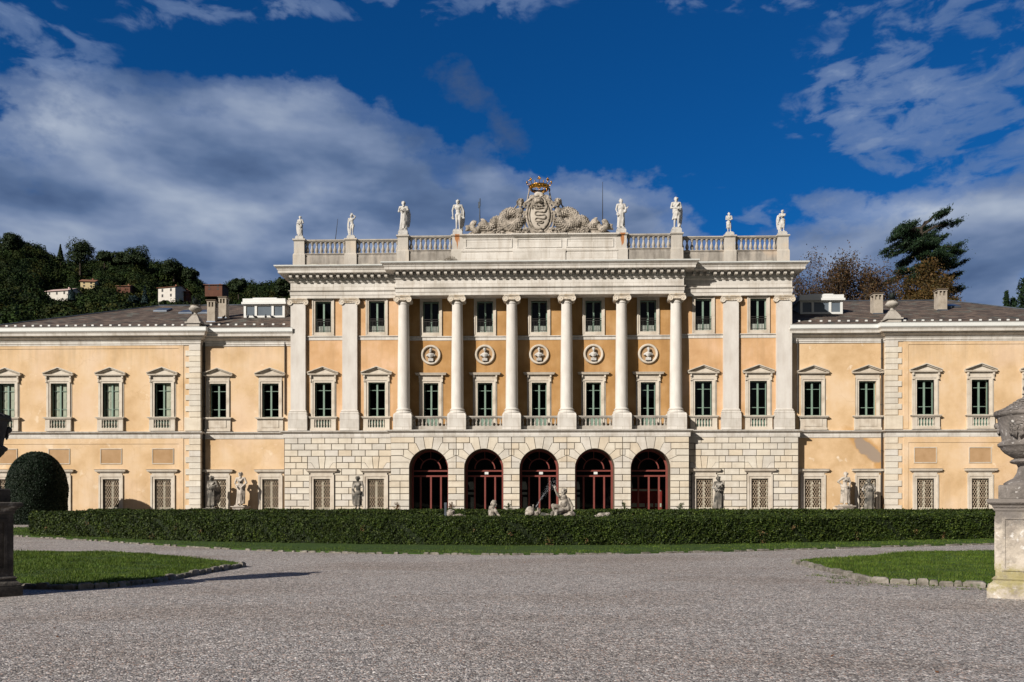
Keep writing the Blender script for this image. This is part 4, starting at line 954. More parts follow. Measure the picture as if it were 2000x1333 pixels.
def put_statue(name, x, y, z, H, pose, m, label, group, plinth=None, seed=0, rz=0, cat='statue'):
    t = empty(name, (x, y, z), label, cat, group, rz)
    p = MB(); ph = plinth[0]; pw = plinth[1]
    if len(plinth) > 2:       # tall garden pedestal
        p.box(-pw-.08, pw+.08, -pw-.08, pw+.08, 0, .12); p.frust(0, 0, pw+.04, pw+.04, .12, pw, pw, .18); p.box(-pw, pw, -pw, pw, .18, ph-.16)
        p.box(-pw-.03, pw+.03, -pw-.03, pw+.03, ph-.16, ph-.11); p.frust(0, 0, pw+.03, pw+.03, ph-.11, pw+.12, pw+.12, ph-.05); p.box(-pw-.12, pw+.12, -pw-.12, pw+.12, ph-.05, ph)
        for q in (-pw-.012,): p.box(-pw+.07, pw-.07, q, -pw, .28, ph-.26)
    else: p.box(-pw, pw, -pw, pw, 0, ph*.8); p.frust(0, 0, pw, pw, ph*.8, pw-.05, pw-.05, ph)
    p.build('plinth', plinth[3] if len(plinth) > 3 else m, t)
    b = MB(); b.box(-pw+.04, pw-.04, -pw+.04, pw-.04, 0, .07*H/1.9); sb = statue_mb(H, pose, seed); b.add([(a, b_, c+.04*H) for a, b_, c in sb.v], sb.f)
    o = b.build('body', m, t, loc=(0, 0, ph)); finish(o, H/105); return t
GR = 'marble statues on the roof parapet'
RZ = 19.06
roofst = [
 (0, 1.33, dict(fem=1, ra=((-.15, -.03, .66), (-.02, -.12, .66)), la=((.16, -.02, .66), (.03, -.12, .60)), drape=(.60, .05, .10, .12), prop='shield', cloak=-1, turn=.3), 'small statue holding a round shield before its waist, at the left end of the parapet'),
 (1, 1.40, dict(ra=((-.17, .02, .66), (-.15, -.02, .50)), la=((.18, .0, .92), (.06, .0, 1.0)), cloak=-1, stump=-1, sway=.03, turn=-.3, lean=-.01), 'small statue with one bent arm raised over its head'),
 (2, 1.88, dict(beard=1, ra=((-.17, -.01, .66), (.02, -.12, .72)), la=((.17, -.03, .66), (-.02, -.13, .66)), drape=(.66, .04, .105, .13), toga=-1, cloak=1, hair='curls', turn=.2), 'tall robed bearded statue with both arms folded across its chest'),
 (3, 1.95, dict(ra=((-.18, .02, .66), (-.165, .0, .48)), la=((.19, .02, .66), (.19, -.02, .49)), cloak=1, stump=1, legs=((-.045, .0), (.065, -.04)), turn=-.3), 'tall nude statue with arms hanging and a cloak behind, left of the crest'),
 (4, 1.90, dict(ra=((-.165, .0, .66), (-.13, -.07, .52)), la=((.16, -.03, .67), (.19, -.15, .66)), drape=(.70, .04, .10, .125), toga=-1, prop='horn', turn=.5, hair='cap'), 'tall robed statue holding a vessel at its right side, just right of the crest'),
 (5, 1.98, dict(ra=((-.165, .0, .66), (-.02, -.12, .63)), la=((.17, .0, .66), (.13, -.1, .60)), drape=(.60, .28, .105, .12), toga=1, cloak=1, stump=1, prop='jar', sway=.02), 'tall statue in an open mantle with a pot by its foot'),
 (6, 1.30, dict(ra=((-.15, .0, .66), (-.02, -.11, .63)), la=((.15, -.02, .66), (.02, -.12, .60)), drape=(.55, .22, .10, .125), sway=-.02, turn=.3), 'small statue in a short tunic clasping its hands, on the second pier from the right'),
 (7, 1.42, dict(ra=((-.12, -.06, .66), (-.17, -.03, .48)), la=((.10, -.1, .72), (-.08, -.12, .68)), drape=(.56, .18, .095, .11), stump=-1, cloak=-1, sway=.03, lean=.02, turn=-.4), 'small leaning statue with a cloth over its arm, at the right end of the parapet')]
for i, H, pose, lab in roofst:
    x, Y = PIER[i]; big = H > 1.6
    put_statue('statue', XC+x, Y+.26, RZ, H, pose, 'statue', lab, GR, (.30 if big else .20, .31 if big else .27), seed=i+3)
GG = 'statues along the foot of the villa'
gst = [
 (415, 52.9, 1.95, dict(ra=((-.16, .0, .66), (-.12, -.06, .54)), la=((.17, .02, .66), (.05, -.1, .60)), drape=(.70, .03, .11, .15), toga=1, cloak=1, lean=-.01), 'dark_statue', 'blackened draped statue in front of the lattice window right of the left quoins', 975+18),
 (470, 53.3, 2.05, dict(beard=1, ra=((-.18, .0, .68), (-.10, -.10, .60)), la=((.20, -.02, .68), (.12, -.10, .58)), drape=(.62, .03, .125, .125), toga=1, stump=-1, hair='curls', sway=.02), 'old_statue', 'pale bearded statue casting its shadow on the left ochre wall', 989),
 (699, 49.8, 2.05, dict(ra=((-.18, .02, .66), (-.12, .05, .52)), la=((.17, .02, .66), (.17, -.02, .50)), drape=(.50, .10, .11, .12), cloak=-1, sway=.02, hair='curls'), 'dark_statue', 'dark streaked bare-backed statue before the white stone blocks left of the arches', 997),
 (1403, 49.8, 2.05, dict(fem=1, ra=((-.17, .0, .66), (-.10, -.1, .62)), la=((.18, .0, .67), (.15, .0, .50)), drape=(.66, .03, .105, .15), prop='rolls', hair='bun'), 'dark_statue', 'dark streaked robed statue with a bundle slung across its chest, right of the arches', 998),
 (1651, 53.1, 2.0, dict(fem=1, ra=((-.22, .04, .70), (-.12, -.02, .60)), la=((.17, .02, .68), (.10, -.08, .60)), drape=(.58, .04, .105, .14), cloak=1, sway=-.03, lean=.01, turn=-.4, hair='bun'), 'old_statue', 'pale statue with its hand on its hip against the right ochre wall', 988),
 (1697, 52.8, 1.95, dict(beard=1, ra=((-.20, .02, .68), (-.15, -.03, .52)), la=((.21, .0, .70), (.12, -.1, .62)), drape=(.72, .03, .11, .15), cloak=1, hair='curls'), 'dark_statue', 'black and white bearded statue in front of the rightmost inner lattice window', 1000)]
for px, Y, H, pose, m, lab, yb in gst:
    X = PX(px, Y); zt = PZ(yb, X, Y); zg = ground_z(Y); H *= Y/51.4
    put_statue('statue', X, Y, zg, H, pose, m, lab, GG, (max(.6, zt-zg), .36, 1, 'old_statue' if m == 'old_statue' else 'dark_statue'), seed=int(px), rz=R(8 if px > 1000 else -5))

# busts in the medallions (parts of the villa)
for i, (mo, x, zc) in enumerate(MED):
    b = MB(); rng = random.Random(i); y = YP-.15
    b.ell((x, y+.02, zc-.02), (.20, .12, .15), 12, 8); b.ell((x, y-.02, zc-.12), (.13, .10, .12), 12, 8)
    for e in (-1, 1): tpt(b, (x+e*.08, y+.02, zc+.05), (x+e*.24, y+.05, zc-.05), .075, .075)
    tpt(b, (x, y, zc+.06), (x, y-.02, zc+.22), .06, .052); b.ell((x, y-.02, zc+.30), (.088, .10, .115), 12, 10)
    head(b, (x, y-.04, zc+.29), 1.45, (i-2)*.25, 0, i % 2 == 0, 'curls' if i % 2 else 'cap', rng)
    for k in range(4): b.tube([(x-.23+.02*k, y-.02, zc+.02-.045*k), (x-.02, y-.13, zc-.03-.05*k), (x+.22-.02*k, y-.03, zc+.05-.055*k)], .018, 6)
    b.box(x-.05, x+.05, y-.05, y+.1, zc-.26, zc-.15); b.box(x-.17, x+.17, y-.09, y+.14, zc-.44, zc-.26)
    finish(b.build('bust', 'statue', mo), .014, sm=1)

# ================================================================== crest over the portico
crest = empty('crest_sculpture', (XC, YAP+.5, 19.04), 'carved coat of arms with two cherubs, coiling serpents and a gilded crown', 'sculpture')
YC = -.15
def Q(zx, zy): return ((920+zx/7.143-1053.5)*.0333, 1.65+(982-340-zy/7.143)*.0331-19.04)
m = MB()
for s in (-1, 1):
    P = [(s*1.0, .1), (s*1.0, -.25), (s*4.35, -.25), (s*4.35, .6)]; P = P if s > 0 else P[::-1]
    m.sweep(P, [(-.5, 0), (.10, 0), (.06, .10), (.0, .26), (.0, .30), (.08, .36), (.10, .42), (-.5, .43)])
    m.tube([(s*4.4, 0, .25), (s*4.65, 0, .12), (s*5.0, 0, .04)], [.14, .10, .05], 8)
m.box(-1.05, 1.05, -.30, .6, 0, .5)
m.build('stepped_base', 'crest', crest)
# cartouche
m = MB(); cz = 1.32
m.ell((0, -.15, cz-.05), (.80, .22, 1.12), 28, 14)
def ovalring(mb, rx, rz, y, r, n=40, cz=cz):
    mb.tube([(rx*math.cos(2*PI*k/n), y, cz+rz*math.sin(2*PI*k/n)) for k in range(n+1)], r, 8)
ovalring(m, .66, .98, -.36, .055); ovalring(m, .82, 1.14, -.25, .09)
for s in (-1, 1):
    for (cx, c_z, r, d) in ((.88, 1.90, .20, 1), (.92, 1.45, .15, -1), (.80, .35, .22, -1), (.45, 2.45, .17, 1), (.62, 2.2, .16, -1)):
        m.tube([(s*(cx+r*(1-k/22)*math.cos(d*k*.45)), -.30, c_z+r*(1-k/22)*math.sin(d*k*.45)) for k in range(19)], .055, 6)
    m.tube([(s*.95, -.25, 1.6), (s*1.0, -.28, 1.2), (s*.93, -.28, .7), (s*.80, -.28, .35)], [.07, .08, .08, .06], 8)
    m.tube([(s*.25, -.3, 2.45), (s*.55, -.3, 2.35), (s*.9, -.28, 2.1), (s*.98, -.25, 1.8)], [.10, .11, .10, .08], 8)
finish(m.build('cartouche', 'crest', crest), .022, sm=3)
m = MB(); m.ell((0, -.32, cz), (.64, .06, .95), 28, 10); M['field'] = mat('crest_field', [(.50, .44, .37), (.62, .56, .48)], 1.5, 6); m.build('shield_field', 'field', crest, smooth=True)
sn = [(-.30, 1.78), (-.22, 1.72), (.0, 1.72), (.27, 1.76), (.40, 1.66), (.36, 1.52), (.22, 1.48), (-.12, 1.53), (-.27, 1.46), (-.23, 1.31), (-.02, 1.28), (.30, 1.31), (.42, 1.20), (.34, 1.06), (.10, 1.05), (-.15, 1.10), (-.27, 1.02), (-.22, .90), (.02, .88), (.22, .92), (.24, .82), (.10, .76), (-.08, .80), (-.16, .72), (.0, .62)]
def smooth_path(P, n=5):
    out = []
    for i in range(len(P)-1):
        p0, p1, p2, p3 = P[max(0, i-1)], P[i], P[i+1], P[min(len(P)-1, i+2)]
        for k in range(n):
            t = k/n; out.append(tuple(.5*((2*b)+(-a+c)*t+(2*a-5*b+4*c-d)*t*t+(-a+3*b-3*c+d)*t**3) for a, b, c, d in zip(p0, p1, p2, p3)))
    return out+[P[-1]]
pth = smooth_path(sn); n = len(pth)
m = MB(); m.tube([(x, -.40, z) for x, z in pth], [.058-.032*k/n for k in range(n)], 8); m.ell((-.32, -.41, 1.82), (.09, .06, .07), 8, 6)
m.tube([(-.30, -.40, 1.88), (-.36, -.40, 1.98), (-.42, -.40, 1.92)], .03, 6)
m.build('serpent_relief', 'crest', crest, smooth=True)
# lion mask above the field, shell, lower shell
m = MB(); zc = 2.22
m.ell((0, -.38, zc), (.30, .22, .24), 14, 10); m.ell((0, -.60, zc-.08), (.12, .12, .10), 10, 7)
for s in (-1, 1):
    m.ell((s*.13, -.55, zc+.08), (.08, .06, .04), 8, 6); m.ell((s*.26, -.38, zc+.20), (.08, .06, .08), 8, 6); m.ell((s*.15, -.50, zc-.10), (.11, .08, .09), 8, 6)
    for k in range(5): m.tube([(s*.26, -.4, zc+.12-.09*k), (s*(.40+.03*k), -.42, zc+.02-.10*k), (s*(.36+.02*k), -.42, zc-.18-.10*k)], [.05, .05, .02], 6)
for k in range(6): m.ell((-.2+.08*k, -.46, zc-.30-.03*(k % 2)), (.05, .05, .10), 6, 5)
finish(m.build('lion_mask', 'crest', crest), .02, sm=1)
m = MB()
for k in range(9):
    a = R(20+140*k/8); m.tube([(0, -.30, 2.48), (.22*math.cos(a), -.36, 2.48+.24*math.sin(a)), (.36*math.cos(a), -.30, 2.48+.38*math.sin(a))], [.03, .06, .05], 6)
m.build('shell', 'old_statue', crest, smooth=True)
m = MB()
for k in range(9):
    a = R(200+140*k/8); m.tube([(0, -.42, .30), (.26*math.cos(a), -.44, .30+.22*math.sin(a))], [.03, .065], 6)
m.tube([(-.16, -.44, .38), (.16, -.44, .38)], .07, 8); m.build('shell', 'crest', crest, smooth=True)
# leaf sprays at the foot
m = MB(); rng = random.Random(3)
for cx, wd in ((-2.75, .45), (-1.15, .45), (1.2, .55), (2.75, .5)):
    for k in range(26):
        x = cx+rng.uniform(-wd, wd); z = rng.uniform(.05, .42); a = rng.uniform(0, 6)
        m.ell((x, -.38-rng.uniform(0, .06), z), (.10, .035, .05), 8, 5, Matrix.Rotation(a, 3, 'Y').to_quaternion())
m.build('leaf_garland', 'crest', crest, smooth=True)
# gilded crown
m = MB(); zb = 2.98; y0 = -.15
m.lathe([(.60, 0), (.62, .0), (.66, .10), (.70, .22), (.74, .26), (.71, .27), (.62, .12), (.57, .02), (.60, 0)], (0, y0, zb), 36, caps=False)
for k in range(16): a = 2*PI*k/16; m.ell((.68*math.cos(a), y0+.68*math.sin(a), zb+.13), (.045,)*3, 8, 6)
for k in range(8):
    a = PI/2+2*PI*k/8; c_, s_ = math.cos(a), math.sin(a); r0 = .72; r1 = .88
    T = (r1*c_, y0+r1*s_, zb+.50)
    m.tube([(r0*c_, y0+r0*s_, zb+.24), ((r0+r1)/2*c_, y0+(r0+r1)/2*s_, zb+.36), T], [.035, .022, .03], 6)
    for dx, dz in ((0, .09), (.085, 0), (-.085, 0), (0, -.02)): m.ell((T[0]-s_*dx, T[1]+c_*dx, T[2]+dz), (.055, .05, .055), 8, 6)
    a2 = a+PI/8; m.tube([(.73*math.cos(a2), y0+.73*math.sin(a2), zb+.24), (.80*math.cos(a2), y0+.80*math.sin(a2), zb+.36)], [.03, .02], 6); m.ell((.80*math.cos(a2), y0+.80*math.sin(a2), zb+.38), (.04,)*3, 8, 6)
m.v = [(a*.90, y0+(b-y0)*.90, zb+(c-zb)*.95) for a, b, c in m.v]; m.build('crown', 'gold', crest, smooth=True)
# cherubs: torso up, one arm lifting the crown, the other behind the head
for s in (-1, 1):
    m = MB(); cx = s*1.24; hz = 2.03
    m.ell((cx, -.14, 1.62), (.24, .19, .26), 12, 8); m.ell((cx+s*.02, -.08, 1.36), (.19, .15, .2), 12, 8); m.ell((cx-s*.02, -.22, 1.32), (.12, .08, .12), 10, 7)
    tpt(m, (cx, -.10, 1.75), (cx, -.12, 1.92), .07, .07); head(m, (cx-s*.02, -.20, hz+.08), 3.3, -s*.25, .1, False, 'curls', random.Random(5+s))
    tpt(m, (cx-s*.15, -.1, 1.77), (cx-s*.42, -.1, 2.08), .075, .065); tpt(m, (cx-s*.42, -.1, 2.08), (cx-s*.58, -.1, 2.95), .065, .045); hand(m, (cx-s*.58, -.1, 2.93), (0, 0, 1), 1.6)
    tpt(m, (cx+s*.15, -.1, 1.77), (cx+s*.52, -.06, 1.66), .075, .065); tpt(m, (cx+s*.52, -.06, 1.66), (cx+s*.20, .0, 2.10), .065, .045); hand(m, (cx+s*.22, .0, 2.08), (-s*.4, 0, 1), 1.5)
    finish(m.build('cherub', 'crest', crest), .018, sm=2)
    # scaly tail in great coils, running out along the base
    m = MB()
    T1 = smooth_path([(cx, .05, 1.40), (cx+s*.25, .10, 1.50), (cx+s*.62, .10, 1.62), (cx+s*1.0, .05, 1.42), (cx+s*1.12, 0, 1.05), (cx+s*.95, -.05, .75), (cx+s*.60, -.12, .58), (cx+s*.25, -.18, .62), (cx+s*.02, -.2, .90), (cx+s*.0, -.2, 1.1)], 5)
    k_ = len(T1); m.tube(T1, [.25+.10*math.sin(PI*i/k_) for i in range(k_)], 14); m.ell((cx+s*.62, .05, 1.0), (.38, .15, .42), 12, 8)
    T2 = smooth_path([(cx+s*.55, 0, .75), (cx+s*.95, -.05, .60), (cx+s*1.25, -.08, .85), (cx+s*1.45, -.05, 1.08), (cx+s*1.72, -.05, .95), (cx+s*1.85, -.05, .62), (cx+s*2.15, -.08, .56), (cx+s*2.4, -.08, .78), (cx+s*2.5, -.05, .95)], 5)
    k_ = len(T2); m.tube(T2, [.32-.12*i/k_ for i in range(k_)], 14); m.ell((cx+s*1.55, 0, .72), (.35, .2, .3), 12, 8); m.ell((cx+s*.1, -.25, .75), (.2, .16, .36), 12, 8)
    T3 = smooth_path([(cx+s*2.3, -.05, .62), (cx+s*2.62, -.15, .60), (cx+s*2.85, -.3, .30), (cx+s*3.05, -.28, .45), (cx+s*3.12, -.15, .72), (cx+s*3.0, -.1, .90)], 5)
    k_ = len(T3); m.tube(T3, [.19-.09*i/k_ for i in range(k_)], 10)
    for T, rr_ in ((T1, .33), (T2, .27)):
        for i in range(2, len(T)-2, 2):
            a = rng.uniform(0, 6); m.ell((T[i][0]+rr_*.6*math.cos(a), T[i][1]-rr_*.6, T[i][2]+rr_*.5*math.sin(a)), (.075, .05, .075), 6, 5)
    for bx, bz, n_ in ((2.45, .95, 5), (1.55, 1.0, 3), (3.0, .85, 4), (3.45, .50, 6), (.05, 1.05, 5), (3.3, .55, 4)):
        for k in range(n_):
            a = R(60+70*k/max(1, n_-1)+s*15); m.tube([(cx+s*bx, -.08, bz-.05), (cx+s*bx+.16*math.cos(a), -.10, bz+.13*math.sin(a)), (cx+s*bx+.25*math.cos(a)+.04*s, -.08, bz+.27*math.sin(a))], [.06, .055, .02], 6)
    m.tube([(cx+s*2.75, 0, .55), (cx+s*3.2, 0, .50), (cx+s*3.6, 0, .46)], [.10, .10, .07], 8)
    for T, rr_, sp in ((T1, .36, 1), (T2, .30, 1), (T3, .18, 1)):      # rings of scales
        for i in range(1, len(T)-1):
            t_ = (Vector(T[i+1])-Vector(T[i-1])).normalized(); n_ = t_.cross(Vector((0, 1, 0)))
            for q in range(5):
                a = R(-70+35*q+(17 if i % 2 else 0)); p_ = Vector(T[i])+(n_*math.sin(a)+Vector((0, -1, 0))*math.cos(a))*rr_*.93; m.ell(p_, (.055, .045, .055), 6, 4)
    o = finish(m.build('serpent_tail', 'crest', crest), .024, sm=0)
# masts
def mast(x, Y, z, h, r, label, bars=(), lean=0):
    t = MB(); t.tube([(0, 0, 0), (lean*.4, 0, h*.5), (lean, 0, h)], [r, r*.8, r*.35], 6)
    for zb_, w_ in bars: t.tube([(-w_, 0, zb_), (w_, 0, zb_)], r*.5, 6)
    if bars: t.tube([(-.06, 0, h*.86), (-.06, 0, h*1.0)], .05, 6); t.tube([(.02, 0, h*.9), (.02, 0, h*1.08)], .04, 6)
    t.build('antenna', 'zinc' if bars else 'iron', None, loc=(x, Y, z), label=label, category='antenna')
mast(PX(650, 56), 56, 17.6, PZ(424, 0, 56)-17.6, .035, 'thin leaning whip aerial behind the left balustrade', lean=.35)
mast(PX(937, 55), 55, 19.0, PZ(388, 0, 55)-19.0-.2, .07, 'short grey mast with crossbars behind the left end of the crest', ((1.0, .22), (1.35, .2)))
mast(PX(1177, 55), 55, 19.0, PZ(357, 0, 55)-19.0, .035, 'tall thin straight lightning rod right of the crest')

# ================================================================== roof urns with agave
AG = mat('agave_leaf', [(.015, .02, .018), (.03, .04, .035)], 3, 3, rough=.6)
def roof_urn(x, Y, z, label):
    t = empty('roof_urn', (x, Y, z), label, 'urn', 'agave urns on the wing cornices')
    m = MB(); m.box(-.42, .42, -.42, .42, 0, .30); m.box(-.52, .52, -.5, .5, .30, .40); m.frust(0, 0, .42, .42, .40, .38, .38, .55); m.frust(0, 0, .38, .38, .55, .20, .20, .85); m.box(-.18, .18, -.18, .18, .85, .92); m.build('pedestal', 'balu', t)
    m = MB(); m.lathe([(.12, .92), (.16, .95), (.10, 1.02), (.12, 1.10), (.30, 1.18), (.42, 1.30), (.42, 1.36), (.34, 1.42), (.30, 1.52), (.36, 1.56), (.30, 1.56), (.2, 1.50)], seg=24); smooth_angle(m.build('bowl', 'balu', t), 50)
    m = MB(); rng = random.Random(4)
    for k in range(46):
        a = rng.uniform(0, 2*PI); u = rng.uniform(.1, 1); L = rng.uniform(.55, .85); c, s = math.cos(a), math.sin(a); w = .085
        p = []
        for q in range(5):
            tt = q/4; rr = L*u*math.sin(tt*1.4)*.75; zz = 1.50+L*(1.05-u*.55)*tt-(.25*u*tt*tt if u > .6 else 0); ww = w*(1-tt)**.6+.002
            p += [(rr*c-s*ww, rr*s+c*ww, zz), (rr*c+s*ww, rr*s-c*ww, zz+.0), (rr*c, rr*s, zz-.03*(1-tt))]
        f = []
        for q in range(4):
            o = q*3; f += [(o, o+1, o+4, o+3), (o+1, o+2, o+5, o+4), (o+2, o, o+3, o+5)]
        m.add(p, f)
    m.build('agave', AG, t); return t
roof_urn(PX(382, 53.75), 53.75, 13.15, 'stone urn holding a dark agave on the left wing cornice')
roof_urn(PX(1742, 53.75), 53.75, 13.15, 'stone urn holding a dark agave on the right wing cornice')

# pigeons on the left dormer and a small weed rooted in the parapet
def pigeon(x, y, z, rz, label):
    m = MB(); m.ell((0, 0, .11), (.07, .12, .07), 12, 8, Matrix.Rotation(R(-20), 3, 'X').to_quaternion()); tpt(m, (0, -.09, .15), (0, -.12, .21), .04, .028); m.ell((0, -.125, .225), (.032, .038, .032), 10, 7)
    m.tube([(0, -.15, .225), (0, -.185, .215)], [.012, .004], 6); m.tube([(0, .09, .09), (0, .17, .06), (0, .25, .045)], [.045, .035, .02], 8)
    for s in (-1, 1): m.tube([(s*.025, 0, .06), (s*.025, -.01, 0)], .008, 5); m.ell((s*.06, .03, .12), (.02, .11, .045), 8, 6)
    o = m.build('pigeon', PG, None, True, (x, y, z), label=label, category='pigeon', group='pigeons on the left roof'); o.rotation_euler = (0, 0, rz)
PG = mat('pigeon_feathers', [(.03, .032, .036), (.09, .09, .10)], 12, 3)
zl = ZE+(57.15-YE)*slope
for px, rz, lab in ((484, 40, 'leftmost dark pigeon under the left lantern dormer'), (498, -60, 'second dark pigeon from the left under the left lantern dormer'), (519, 20, 'third dark pigeon from the left under the left lantern dormer'), (531, -100, 'rightmost dark pigeon under the left lantern dormer')):
    pigeon(PX(px, 57.0), 57.0, ZE+(57.0-YE)*slope+.0, R(rz), lab)
pigeon(PX(434, 56.6), 56.9, ZE+(56.9-YE)*slope, R(60), 'dark pigeon at the foot of the left chimneys')

# ================================================================== garden ground
def gravel_mat():
    m, nt, p = newmat('gravel'); tc = nd(nt, 'ShaderNodeTexCoord'); O = tc.outputs['Object']
    v = nd(nt, 'ShaderNodeTexVoronoi', i_Scale=52.0); lnk(nt, O, v.inputs['Vector'])
    v2 = nd(nt, 'ShaderNodeTexVoronoi', i_Scale=19.0); lnk(nt, O, v2.inputs['Vector'])
    s = nd(nt, 'ShaderNodeSeparateColor'); lnk(nt, v.outputs['Color'], s.inputs[0])
    s2 = nd(nt, 'ShaderNodeSeparateColor'); lnk(nt, v2.outputs['Color'], s2.inputs[0])
    c1 = ramp(nt, [(0, (.10, .092, .085)), (.25, (.23, .21, .195)), (.5, (.34, .31, .285)), (.72, (.44, .405, .37)), (.88, (.80, .77, .72)), (1, (.46, .28, .20))], s.outputs[0]).outputs[0]
    c2 = ramp(nt, [(0, .5), (.5, 1.0), (1, 1.6)], s2.outputs[0]).outputs[0]
    c = mixc(nt, .6, c1, c2, 'MULTIPLY')
    n = nd(nt, 'ShaderNodeTexNoise', i_Scale=.22, i_Detail=5.0, i_Roughness=.55, i_Distortion=.3); mp = nd(nt, 'ShaderNodeMapping'); mp.inputs['Scale'].default_value = (.6, 1.5, 1); lnk(nt, O, mp.inputs[0]); lnk(nt, mp.outputs[0], n.inputs['Vector'])
    c = mixc(nt, ramp(nt, [(.46, 0), (.64, .5)], n.outputs[0]).outputs[0], c, mixc(nt, 1, c, (.68, .60, .53), 'MULTIPLY'))
    n2 = nd(nt, 'ShaderNodeTexNoise', i_Scale=2.0, i_Detail=6.0, i_Roughness=.7); lnk(nt, O, n2.inputs['Vector'])
    c = mixc(nt, ramp(nt, [(.4, 0), (.7, .25)], n2.outputs[0]).outputs[0], c, mixc(nt, 1, c, (1.35, 1.30, 1.24), 'MULTIPLY'))
    lnk(nt, c, p.inputs['Base Color']); p.inputs['Roughness'].default_value = .8; p.inputs['Specular IOR Level'].default_value = .25
    b = nd(nt, 'ShaderNodeBump', i_Strength=.9, i_Distance=.012); b.invert = True; lnk(nt, v.outputs['Distance'], b.inputs['Height'])
    n3 = nd(nt, 'ShaderNodeTexNoise', i_Scale=3.0, i_Detail=3.0); lnk(nt, O, n3.inputs['Vector'])
    b2 = nd(nt, 'ShaderNodeBump', i_Strength=.5, i_Distance=.03); lnk(nt, n3.outputs[0], b2.inputs['Height']); lnk(nt, b.outputs[0], b2.inputs['Normal']); lnk(nt, b2.outputs[0], p.inputs['Normal'])
    return m
M['gravel'] = gravel_mat()
gm = MB(); ys = [-1500, -30]+[-20+1.5*k for k in range(60)]+[110, 200, 1500]; xs = [-2500, -60, 60, 2500]
for y in ys:
    for x in xs: gm.v.append((x, y, ground_z(y)))
for j in range(len(ys)-1):
    for i in range(3): gm.f.append((j*4+i, j*4+i+1, (j+1)*4+i+1, (j+1)*4+i))
gm.build('gravel_forecourt', 'gravel', kind='structure')
pk = MB()  # unseen park grass, added to cut the light bounced off the gravel
for a, b, c, d in ((-1500, -34, -1500, 44), (34, 1500, -1500, 44), (-34, 34, -1500, -9)):
    n_ = 12
    for k in range(n_):
        y0, y1 = c+(d-c)*k/n_, c+(d-c)*(k+1)/n_; pk.add([(a, y0, ground_z(y0)+.03), (b, y0, ground_z(y0)+.03), (b, y1, ground_z(y1)+.03), (a, y1, ground_z(y1)+.03)], [(0, 1, 2, 3)])
pk.build('parkland', mat('park_grass', [(.02, .035, .008), (.04, .065, .012)], .5, 6), kind='structure')
M['lawn'] = mat('lawn', [(.025, .05, .008), (.045, .085, .014), (.06, .10, .02)], 6, 7, rough=.95, bump=.6, bscale=60)
def leafmat(name, pal, rough=.6, spec=.25, trans=.25, nscale=.9, namp=(.72, 1.25), clump=None):
    m, nt, p = newmat(name); g = nd(nt, 'ShaderNodeNewGeometry')
    r = ramp(nt, [(i/max(1, len(pal)-1), c) for i, c in enumerate(pal)], g.outputs['Random Per Island'])
    tc = nd(nt, 'ShaderNodeTexCoord'); n = nd(nt, 'ShaderNodeTexNoise', i_Scale=nscale, i_Detail=4.0); lnk(nt, tc.outputs['Object'], n.inputs['Vector'])
    c = mixc(nt, 1, r.outputs[0], ramp(nt, [(.3, namp[0]), (.7, namp[1])], n.outputs[0]).outputs[0], 'MULTIPLY')
    if clump:
        at = nd(nt, 'ShaderNodeAttribute'); at.attribute_name = 'clump'; c = mixc(nt, 1, c, ramp(nt, [(i/(len(clump)-1), q) for i, q in enumerate(clump)], at.outputs['Fac']).outputs[0], 'MULTIPLY')
    lnk(nt, c, p.inputs['Base Color']); p.inputs['Roughness'].default_value = rough; p.inputs['Specular IOR Level'].default_value = spec
    if trans:
        t = nd(nt, 'ShaderNodeBsdfTranslucent'); lnk(nt, c, t.inputs[0]); mx = nd(nt, 'ShaderNodeMixShader'); mx.inputs[0].default_value = trans
        lnk(nt, p.outputs[0], mx.inputs[1]); lnk(nt, t.outputs[0], mx.inputs[2]); lnk(nt, mx.outputs[0], nt.nodes['Material Output'].inputs[0])
    return m
M['grass'] = leafmat('grass_blades', [(.05, .09, .010), (.07, .125, .012), (.095, .155, .018), (.16, .20, .035)], nscale=1.6, namp=(.6, 1.4))
M['hedge'] = leafmat('hedge_leaves', [(.012, .022, .004), (.024, .042, .006), (.038, .065, .009), (.085, .11, .018)], trans=.12, nscale=2.0, namp=(.55, 1.45))
M['yew'] = leafmat('yew_leaves', [(.006, .014, .007), (.010, .022, .010), (.015, .03, .012)], trans=.05)
M['core'] = mat('hedge_core', [(.008, .014, .004), (.015, .025, .006)], 8, 4)
M['kerb'] = mat('kerb_stone', [(.10, .092, .075), (.20, .18, .15), (.34, .31, .27)], 5, 6, rough=.9, bump=.5, bscale=25, speck=((.08, .12, .04), .7, 9, .6))
def inside(P, poly):
    x, y = P[:, 0], P[:, 1]; c = np.zeros(len(P), bool); n = len(poly)
    for i in range(n):
        x1, y1 = poly[i]; x2, y2 = poly[(i+1) % n]
        t = ((y1 > y) != (y2 > y)) & (x < (x2-x1)*(y-y1)/(y2-y1+1e-12)+x1); c ^= t
    return c
def gz(y): 
    t = np.clip((y-27)/20, 0, 1); return .33*t*t*(3-2*t)
